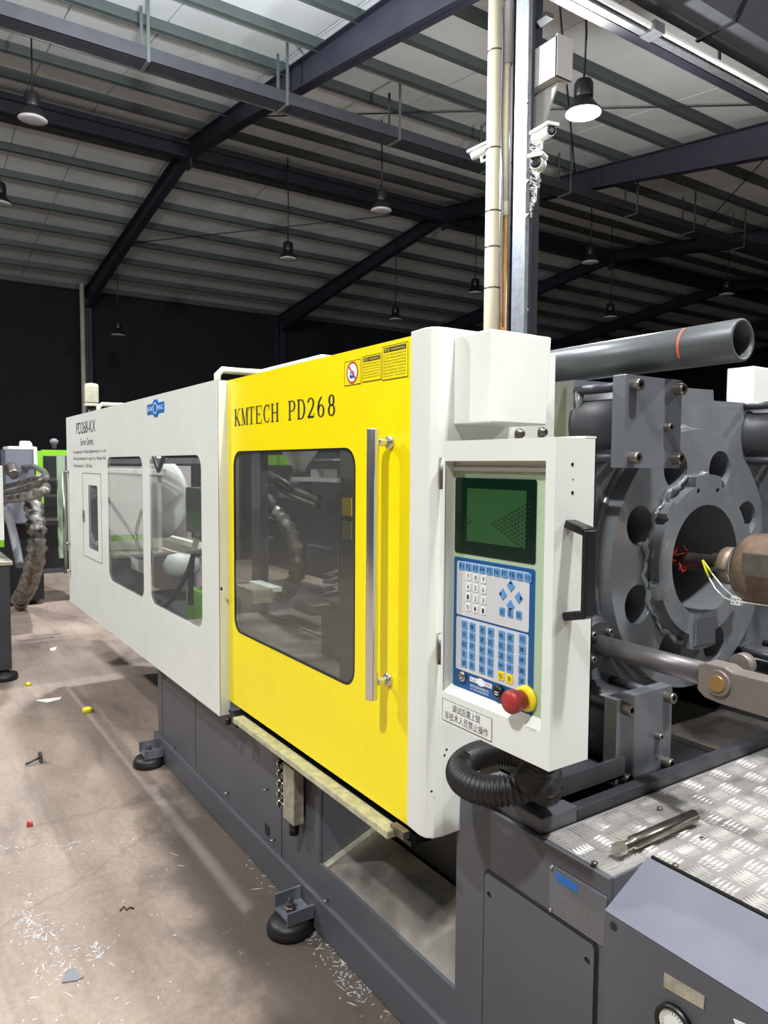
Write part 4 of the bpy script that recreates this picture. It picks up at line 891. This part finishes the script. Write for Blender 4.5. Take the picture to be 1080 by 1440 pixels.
# behind the door windows; boards, cone, hoses and beams stand in for reflections
def irect(px0, py0, px1, py1, Y, th, nm, mat, bev=0):
    a = at(px0, (py0+py1)/2, Y=Y); b = at(px1, (py0+py1)/2, Y=Y); z1 = (at(px0, py0, Y=Y).z+at(px1, py0, Y=Y).z)/2; z0 = (at(px0, py1, Y=Y).z+at(px1, py1, Y=Y).z)/2
    return part(MB().box(a.x, b.x, Y, Y+th, z0, z1), nm, mat, None, bev)
part(MB().box(-6.6, -1.7, 2.66, 2.69, .75, 1.88), 'dark_backdrop', 'darkgrey')  # dark backing added to hide the far floor behind the windows
part(MB().box(-1.70, -1.675, 1.5, 3.2, .77, 1.02).box(-1.675, -.7, 3.2, 3.22, .77, 1.15).box(-1.675, -1.16, 2.3, 3.2, .77, .776), 'void_backing', 'black')  # black sheets added so the gap under the platen reads as dark void
part(MB().box(-5.7, -3.95, 1.13, 2.9, .60, .612), 'shade_plate', 'darkgrey')  # unseen plate added to cast shade on the floor under the cover
part(MB().box(-3.9, -2.15, 1.25, 2.64, .725, .745), 'inner_tray', 'dirty')
irect(148, 667, 222, 762, 1.62, .03, 'mirrored_board', 'cardboard')
irect(148, 659, 222, 666, 1.60, .06, 'mirrored_board_rail', 'label', .003)
irect(148, 645, 283, 652, 1.64, .05, 'upper_beam', 'inkgrey')
irect(146, 763, 214, 778, 1.58, .04, 'clamp_beam', 'inkgrey')
irect(146, 779, 203, 862, 1.54, .04, 'mirrored_housing', 'plateg')
irect(184, 787, 202, 803, 1.53, .006, 'inner_label', 'label')
q = at(222, 700, Y=1.75)
part(MB().lathe((q.x-.04, 1.80, q.z), (.35, -1, 0), [(.24, -.04), (.30, -.02), (.33, .03), (.32, .05), (.2, .07)], 40), 'clamp_drum', 'label')
irect(225, 655, 264, 760, 2.1, .03, 'inner_cover', 'cardboard'); irect(212, 755, 276, 762, 1.95, .05, 'cover_ledge', 'label')
irect(212, 763, 276, 773, 1.97, .03, 'ledge_strip', 'darkgrey'); irect(205, 774, 276, 835, 2.0, .03, 'lower_cover', 'cardboard')  # dark strip below the pale ledge
q = at(255, 794, Y=1.8); part(MB().lathe((q.x, 1.8, q.z-.10), (0, 0, 1), [(.06, -.0), (.13, .04), (.14, .10), (.10, .17), (.02, .19)], 20), 'white_sack', 'label')
gq = irect(261, 686, 286, 750, 1.36, .12, 'green_junction_box', 'greenbox', .004)
irect(262, 830, 284, 885, 1.5, .05, 'green_reflection', 'green')  # green slab stands in for a yellow-green reflection in the pane
m = MB()
m.tube([at(279, 752, Y=1.3), at(272, 780, Y=1.3), at(266, 800, Y=1.3), at(255, 822, Y=1.3), at(243, 842, Y=1.28), at(232, 852, Y=1.25), at(222, 853, Y=1.22)], .014, 8).tube([at(277, 752, Y=1.33), at(270, 790, Y=1.33), at(268, 830, Y=1.33), at(268, 850, Y=1.33)], .016, 8)
m.tube([at(152, 702, Y=1.3), at(190, 756, Y=1.3), at(199, 778, Y=1.3)], .013, 8).tube([at(199, 718, Y=1.33), at(193, 740, Y=1.33), at(190, 757, Y=1.33)], .013, 8)
m.tube([at(216, 641, Y=1.3), at(223, 662, Y=1.3), at(231, 641, Y=1.3)], .014, 8)
m.loose('inner_cable', 'black', mc)
irect(354, 625, 366, 905, 1.75, .05, 'inner_post', 'greylight')
irect(478, 600, 497, 980, 1.45, .02, 'inner_jamb', 'plateg')
for k, (a, b) in enumerate(((481, 700), (481, 733))):
    irect(a, b, a+13, b+25, 1.44, .004, 'inner_warning_label', 'keyyellow' if k == 0 else 'tarnish')
irect(474.5, 690, 476.5, 830, 1.5, .01, 'jamb_rod', 'steel')
irect(365, 640, 400, 654, 2.2, .05, 'green_crosspiece', 'green')
q = at(421, 664, Y=2.0); part(MB().lathe((q.x, 2.0, q.z), (0, 0, 1), [(.035, 0), (.04, .03), (.12, .14), (.13, .2), (.13, .25)], 28), 'mirrored_cone', 'label')
irect(408, 672, 474, 677, 1.9, .12, 'mirrored_shelf', 'label'); irect(437, 660, 456, 672, 1.92, .08, 'inner_block', 'cardboard'); irect(392, 677, 418, 700, 2.1, .1, 'inner_bracket', 'greylight')
irect(442, 645, 478, 648, 2.1, .1, 'upper_bar', 'label'); irect(366, 727, 384, 729, 2.2, .02, 'thin_bar', 'greylight'); irect(366, 754, 384, 756, 2.2, .02, 'thin_bar', 'greylight'); irect(432, 768, 462, 770, 2.0, .02, 'thin_bar', 'greylight')
m = MB()
m.tube([at(366, 660, Y=1.9), at(390, 672, Y=1.9), at(420, 690, Y=1.9), at(450, 703, Y=1.9)], .02, 8).tube([at(366, 672, Y=1.9), at(390, 685, Y=1.9), at(418, 700, Y=1.9), at(447, 712, Y=1.9)], .02, 8)
P_ = dens([at(366, 690, Y=1.85), at(385, 712, Y=1.85), at(405, 740, Y=1.85), at(418, 770, Y=1.85), at(421, 800, Y=1.85), at(408, 830, Y=1.85), at(395, 840, Y=1.85)], .02)
for _ in range(4): P_ = [P_[0]]+[(P_[i-1]+P_[i]*2+P_[i+1])/4 for i in range(1, len(P_)-1)]+[P_[-1]]
m.tube(P_, .04, 10, rf=lambda i: .042+.008*math.sin(i*1.9))
m.loose('mirrored_hose', 'wrap', mc)
m = MB(); sp_ = [at(465+5*math.sin(i*.7), 803+i*1.0, Y=1.7)+Vector((0, .03*math.cos(i*.7), 0)) for i in range(34)]; m.tube(sp_, .008, 6); part(m, 'coiled_cable', 'inkgrey')
irect(331, 826, 356, 845, 1.35, .1, 'mirrored_beam', 'tarnish', .003); irect(350, 822, 380, 828, 1.45, .06, 'mirrored_rail', 'label')
irect(412, 847, 438, 862, 1.5, .15, 'mirrored_block', 'dullsteel', .006)
irect(452, 845, 478, 930, 1.6, .1, 'inner_bracket', 'dullsteel')
irect(384, 888, 500, 960, 1.75, .02, 'splash_sheet', 'dirty')
# beacon on top of the left cover
pb = at(129, 565, Y=1.3)
bc = part(MB().lathe((pb.x, 1.3, pb.z-.01), (0, 0, 1), [(.048, 0), (.05, .01), (.05, .13), (.045, .145), (.02, .15)], 24), 'alarm_beacon', 'cream')
MB().lathe((pb.x, 1.3, pb.z-.035), (0, 0, 1), [(.055, 0), (.055, .012), (.048, .02)], 24).build('beacon_collar', 'cream', bc)
MB().cyl((pb.x, 1.3, 1.80), (pb.x, 1.3, pb.z-.03), .03, 14).build('beacon_stem', 'black', bc)
m = MB()
for k in range(1, 6): m.lathe((pb.x, 1.3, pb.z-.01+k*.022), (0, 0, 1), [(.05, 0), (.0525, .003), (.05, .006)], 24, False)
m.build('beacon_ribs', 'cream', bc)
# ------------------------------------------------------------------ loose things around the machine
yp = 1.75; pe = at(1045, 478, Y=yp); R = .053
pi = thing('steel_pipe', (pe.x-.4, yp, pe.z), 'thick grey painted steel pipe with an orange mark lying above the platen', 'pipe')
ML = MB(); n = 40; L0 = Vector((pe.x-.85, yp, pe.z)); ln = .85
ML.lathe(L0, (1, 0, 0), [(R*.8, 0), (R, 0), (R, ln-.002), (R-.002, ln), (R*.84, ln), (R*.82, ln-.002), (R*.82, 0.01)], n, False); ML.build('tube_wall', 'pipegrey', pi)
mx_ = at(951, 490, Y=yp-R); m = MB(); m.lathe((mx_.x, yp, pe.z), (1, 0, 0), [(R+.0006, 0), (R+.0006, .006)], n, False)
m.f = [f for i, f in enumerate(m.f) if 3 <= i <= 13]; m.sm = m.sm[:len(m.f)]; m.build('orange_mark', 'mark', pi)
MB().box(pe.x-.82, pe.x-.66, yp-.05, yp+.05, 1.843, pe.z-R).build('saddle', 'darkgrey', pi)
a = at(866, 1197, Z=.792); b = at(977, 1148, Z=.792)
tl = thing('steel_pin', (a+b)/2, 'short round steel pin with a hex nut end lying on the aluminium tread plate', 'pin')
d = (b-a).normalized(); L_ = (b-a).length; r_ = .0145; a = Vector((a.x, a.y, .7795+r_)); b = Vector((b.x, b.y, .7795+r_))
MB().lathe(a, d, [(.010, .02), (.010, .05), (r_-.002, .052), (r_, .056), (r_, L_-.003), (r_-.003, L_)], 24).build('shank', 'pindark', tl)
MB().lathe(a, d, [(.0145, 0), (.0145, .022), (.012, .024)], 6, True, False).build('hex_nut', 'steel', tl)
# levelling pads
for q, lb in (((212, 1075), 'round black levelling pad under the left end of the grey base'), ((408, 1308), 'round black levelling pad beside the middle of the grey base')):
    p = at(*q, Z=0); y = 1.095; o = thing('levelling_pad', (p.x, y, 0), lb, 'levelling pad', 'levelling pads')
    MB().lathe((p.x, y, 0), (0, 0, 1), [(.072, 0), (.080, .004), (.080, .022), (.076, .026), (.076, .03), (.066, .046), (.02, .05)], 36).build('rubber_pad', 'rubber', o)
    MB().box(p.x-.045, p.x+.045, 1.06, 1.16, .062, .070).box(p.x-.053, p.x-.045, 1.06, 1.16, .062, .115).box(p.x+.045, p.x+.053, 1.06, 1.16, .05, .095).build('bracket', 'plateg', o)
    MB().cyl((p.x, y, .045), (p.x, y, .12), .008, 12).build('stud', 'darkgrey', o)
    MB().lathe((p.x, y, .070), (0, 0, 1), [(.018, 0), (.018, .014), (.015, .016)], 6, True, False).lathe((p.x, y, .087), (0, 0, 1), [(.016, 0), (.016, .012), (.013, .013)], 6, True, False).loose('nut', 'dullsteel', o)
# floor debris
def fl_(px, py): return at(px, py, Z=0)
p = fl_(123, 1001); tag(MB().lathe((p.x, p.y, .0), (0, 0, 1), [(.03, 0), (.032, .004), (.032, .02), (.028, .026), (.005, .027)], 24).build('bottle_cap', 'keyyellow'), 'round yellow plastic cap on the floor in front of the left cover', 'cap')
p = fl_(40, 964); tag(MB().lathe((p.x, p.y, 0), (0, 0, 1), [(.016, 0), (.02, .008), (.012, .024), (.003, .026)], 10).build('plastic_bit', 'keyyellow'), 'tiny yellow plastic bit on the floor near the black cabinet foot', 'scrap')
p = fl_(42, 1161); tag(MB().hexa([(p.x-.016, p.y-.012, 0), (p.x+.014, p.y-.014, 0), (p.x+.018, p.y+.012, 0), (p.x-.014, p.y+.014, 0), (p.x-.012, p.y-.008, .02), (p.x+.01, p.y-.01, .022), (p.x+.012, p.y+.008, .014), (p.x-.01, p.y+.01, .02)]).build('plastic_block', 'red', None, .002), 'small red plastic block on the left of the concrete floor', 'block')
a, b = fl_(36, 1078), fl_(56, 1073); o = thing('bolt', a, 'dark bolt with a round head lying on the floor at the left', 'bolt')
MB().cyl((a.x, a.y, .012), (b.x, b.y, .03), .006, 10).build('shank', 'darkgrey', o); dd = (b-a).normalized()
MB().lathe((b.x, b.y, .03), dd, [(.03, 0), (.032, .003), (.03, .008)], 20).build('head', 'darkgrey', o)
q = [fl_(*k) for k in ((87, 1383), (93, 1366), (103, 1362), (118, 1375), (108, 1380))]; tag(MB().prism([(k.x, k.y) for k in q], 'xy', .0005, .004).build('rubber_scrap', 'inkgrey'), 'flat grey triangular scrap on the floor in the bottom left corner', 'scrap')
tag(MB().tube([fl_(*k)+Vector((0, 0, .004)) for k in ((169, 1282), (174, 1276), (178, 1281), (183, 1277), (188, 1279))], .003, 6).build('wire_scrap', 'black'), 'short zigzag black wire scrap on the middle of the floor', 'scrap')
q = [fl_(*k) for k in ((50, 985), (87, 980), (84, 984), (66, 988))]; tag(MB().prism([(k.x, k.y) for k in q], 'xy', .0005, .002).build('paper_strip', 'label'), 'thin pale strip of paper on the floor near the yellow cap', 'paper')
q = [fl_(*k) for k in ((70, 912), (80, 910), (78, 914), (72, 916))]; tag(MB().prism([(k.x, k.y) for k in q], 'xy', .0005, .002).build('paper_scrap', 'label'), 'small pale paper scrap farther up the aisle floor', 'paper')
m = MB(); rnd = random.Random(21)
def shard(px, py):
    p = fl_(px, py); a = rnd.uniform(0, 3.14); l = rnd.uniform(.002, .009) if rnd.random() < .88 else rnd.uniform(.012, .026); w = rnd.uniform(.0006, .0022)
    c, s_ = math.cos(a), math.sin(a); z = .0012
    pts = [(-l, -w*.4), (l*.5, -w), (l, w*.2), (-l*.4, w)]
    vs = [(p.x+x*c-y*s_, p.y+x*s_+y*c, z) for x, y in pts]+[(p.x+x*c-y*s_, p.y+x*s_+y*c, .0001) for x, y in pts]
    m.put(vs, [(0, 1, 2, 3), (0, 4, 5, 1), (1, 5, 6, 2), (2, 6, 7, 3), (3, 7, 4, 0)])
for k in range(75): shard(rnd.gauss(50, 18), rnd.gauss(1312, 12))
for k in range(35): shard(rnd.gauss(38, 8), rnd.uniform(1255, 1305))
for k in range(40): shard(rnd.gauss(112, 22), rnd.gauss(1338, 9))
for k in range(35): shard(rnd.gauss(74, 14), rnd.gauss(1368, 12))
for k in range(30): shard(rnd.uniform(0, 110), rnd.gauss(1190, 6))
for k in range(60): shard(rnd.uniform(0, 260), rnd.uniform(1180, 1440))
for k in range(420): t = rnd.random(); shard(330+t*190+rnd.gauss(0, 14), 1150+t*260+rnd.gauss(0, 10))
tag(m.build('plastic_shards', 'keyfield'), 'scattered white plastic shards and flakes across the near floor', 'shards', None, 'stuff')
# ------------------------------------------------------------------ neighbouring machines at the far left
ca = fl_(23, 957); cb = thing('black_cabinet', (ca.x-.4, ca.y-.4, 0), 'black machine stand cut by the left edge of the picture', 'cabinet')
zt_ = at(22, 798, Y=ca.y).z
MB().box(ca.x-1.2, ca.x-.04, ca.y-1.0, ca.y-.03, .08, zt_).build('body', 'black', cb, .005)
MB().box(ca.x-.10, ca.x-.035, ca.y-.11, ca.y-.022, .08, zt_).build('corner_rail', 'darkgrey', cb)
MB().lathe((ca.x-.08, ca.y-.07, 0), (0, 0, 1), [(.09, 0), (.095, .01), (.09, .045), (.04, .06), (.03, .08)], 24).build('rubber_foot', 'rubber', cb)
MB().box(ca.x-1.2, ca.x-.02, ca.y-1.0, ca.y, zt_+.001, zt_+.03).build('bench_top', 'tarnish', cb, .004)
z_a = at(2, 655, Y=ca.y-.02).z
MB().box(ca.x-.3, at(3, 700, Y=ca.y-.02).x, ca.y-.32, ca.y-.02, zt_+.16, z_a).build('white_casing', 'white', cb, .004)
MB().box(ca.x-.3, at(3.3, 700, Y=ca.y-.02).x+.002, ca.y-.31, ca.y-.022, zt_+.11, zt_+.16).build('green_base_stripe', 'green', cb)
yh_ = ca.y-.02
hs = thing('wrapped_hoses', at(55, 740, Y=1.13), 'looped hoses bundled in shiny plastic wrap at the left machine', 'hoses')
def hose(pts, r, mat, nm, n=10, wob=0):
    r *= 1.33; P = dens([at(px, py, Y=yy*1.33) for px, py, yy in pts], .025)
    for _ in range(4): P = [P[0]]+[(P[i-1]+P[i]*2+P[i+1])/4 for i in range(1, len(P)-1)]+[P[-1]]
    MB().tube(P, r, n, rf=(lambda i: r*(1+wob*math.sin(i*1.9)+wob*.6*math.sin(i*.83+1))) if wob else None).build(nm, mat, hs)
hose([(-5, 688, .66), (25, 680, .7), (50, 672, .75), (63, 668, .8), (62, 662, .85), (45, 656, .9), (32, 663, .9), (28, 675, .9)], .018, 'wrap', 'upper_hose')
hose([(-5, 695, .62), (25, 690, .66), (52, 680, .7), (66, 672, .75), (64, 665, .8), (48, 655, .85), (30, 655, .9), (22, 662, .9)], .018, 'wrap', 'upper_hose')
hose([(-5, 704, .6), (25, 700, .62), (50, 696, .66), (64, 690, .7), (64, 684, .75), (50, 680, .8)], .026, 'wrap', 'lower_hose', wob=.08)
hose([(44, 690, .85), (48, 715, .85), (52, 745, .85), (52, 775, .85), (46, 805, .85), (36, 832, .85), (27, 845, .85)], .06, 'wrap', 'wrapped_bundle', 14, .16)
hose([(9, 716, .6), (15, 735, .6), (22, 765, .6), (28, 795, .6)], .024, 'inkgrey', 'grey_hose')
hose([(12, 662, .7), (16, 655, .7), (20, 668, .7)], .035, 'dullsteel', 'hose_clamp')
hose([(30, 846, .85), (29, 852, .85)], .05, 'dullsteel', 'end_collar')
# distant green and white machine
X8 = -8.6
fm = thing('distant_machine', (-9.5, 1.2, 0), 'distant white and lime green moulding machine behind the left end', 'machine')
def bx(px0, py0, px1, py1, X, th, nm, mat):
    a, b = at(px0, py1, X=X), at(px1, py0, X=X); MB().box(X-th, X, min(a.y, b.y), max(a.y, b.y), min(a.z, b.z), max(a.z, b.z)).build(nm, mat, fm)
bx(10, 632, 48, 736, X8, .4, 'white_hood', 'greylight'); bx(12, 628, 50, 632, X8, .45, 'hood_top', 'white'); bx(48, 629, 52, 655, X8+.02, .1, 'hood_edge', 'white')
bx(52, 634, 60, 736, X8, .12, 'green_upright', 'green'); bx(60, 633, 96, 641, X8, .12, 'green_header', 'green')
bx(60, 641, 96, 790, X8-.9, .05, 'dark_interior', 'black'); bx(62, 728, 96, 733, X8-.3, .1, 'crossbar', 'dullsteel'); bx(62, 672, 90, 676, X8-.5, .08, 'upper_crossbar', 'darkgrey'); bx(62, 695, 90, 699, X8-.5, .08, 'middle_crossbar', 'darkgrey')
bx(60, 737, 110, 800, X8-.4, .4, 'lower_body', 'black'); bx(-20, 737, 60, 850, X8-.4, .5, 'base_cabinet', 'black')
bx(84, 640, 91, 785, -7.2, .06, 'green_door_edge', 'palegreen'); bx(91, 641, 100, 775, -7.3, .04, 'door_sheet', 'greylight')
p = at(76, 623, X=X8-.3); MB().lathe(p, (0, 0, 1), [(.02, -.06), (.03, -.01), (.045, 0), (.045, .03), (.02, .05)], 14).build('top_knob', 'inkgrey', fm)
p = at(28, 627, X=X8-.3); MB().lathe(p, (0, 1, 0), [(.05, 0), (.055, .02), (.055, .1), (.03, .12)], 14).build('white_cap', 'label', fm)
far = MB()
for k in range(5): far.box(-13-k*.3, -11.5, 1.5+k*3, 3.2+k*3, 0, 1.5+.1*(k % 2))
tag(far.build('distant_machine', 'darkgrey'), 'row of dark machine silhouettes in the unlit back of the hall', 'machine', None, 'stuff')
# white hopper placed behind the yellow door, standing in for a reflection
hpth = thing('mirrored_hopper', at(422, 650, Y=5.2), 'pale cone hopper behind the door window, standing in for a reflection', 'hopper')
p = at(422, 664, Y=5.2); MB().lathe((p.x, 5.2, p.z), (0, 0, 1), [(.1, 0), (.12, .04), (.36, .3), (.38, .36), (.38, .6)], 28).build('cone', 'label', hpth)
MB().box(p.x-.45, p.x+.5, 5.0, 5.4, p.z-.12, p.z-.08).build('shelf', 'greylight', hpth)
MB().box(p.x-.35, p.x+.45, 5.0, 5.4, 0, p.z-.13).build('stand', 'darkgrey', hpth)
# thin light grey pipe on the far left column
p = at(105, 500, Y=5.0)
pp = thing('thin_pipe', (-23.6, 4.95, 0), 'thin pale vertical pipe on the far left column', 'pipe')
MB().cyl((-23.6, 4.93, 0), (-23.6, 4.93, 7.0), .07, 10).build('pipe', 'cream', pp)
bpy.context.view_layer.update()
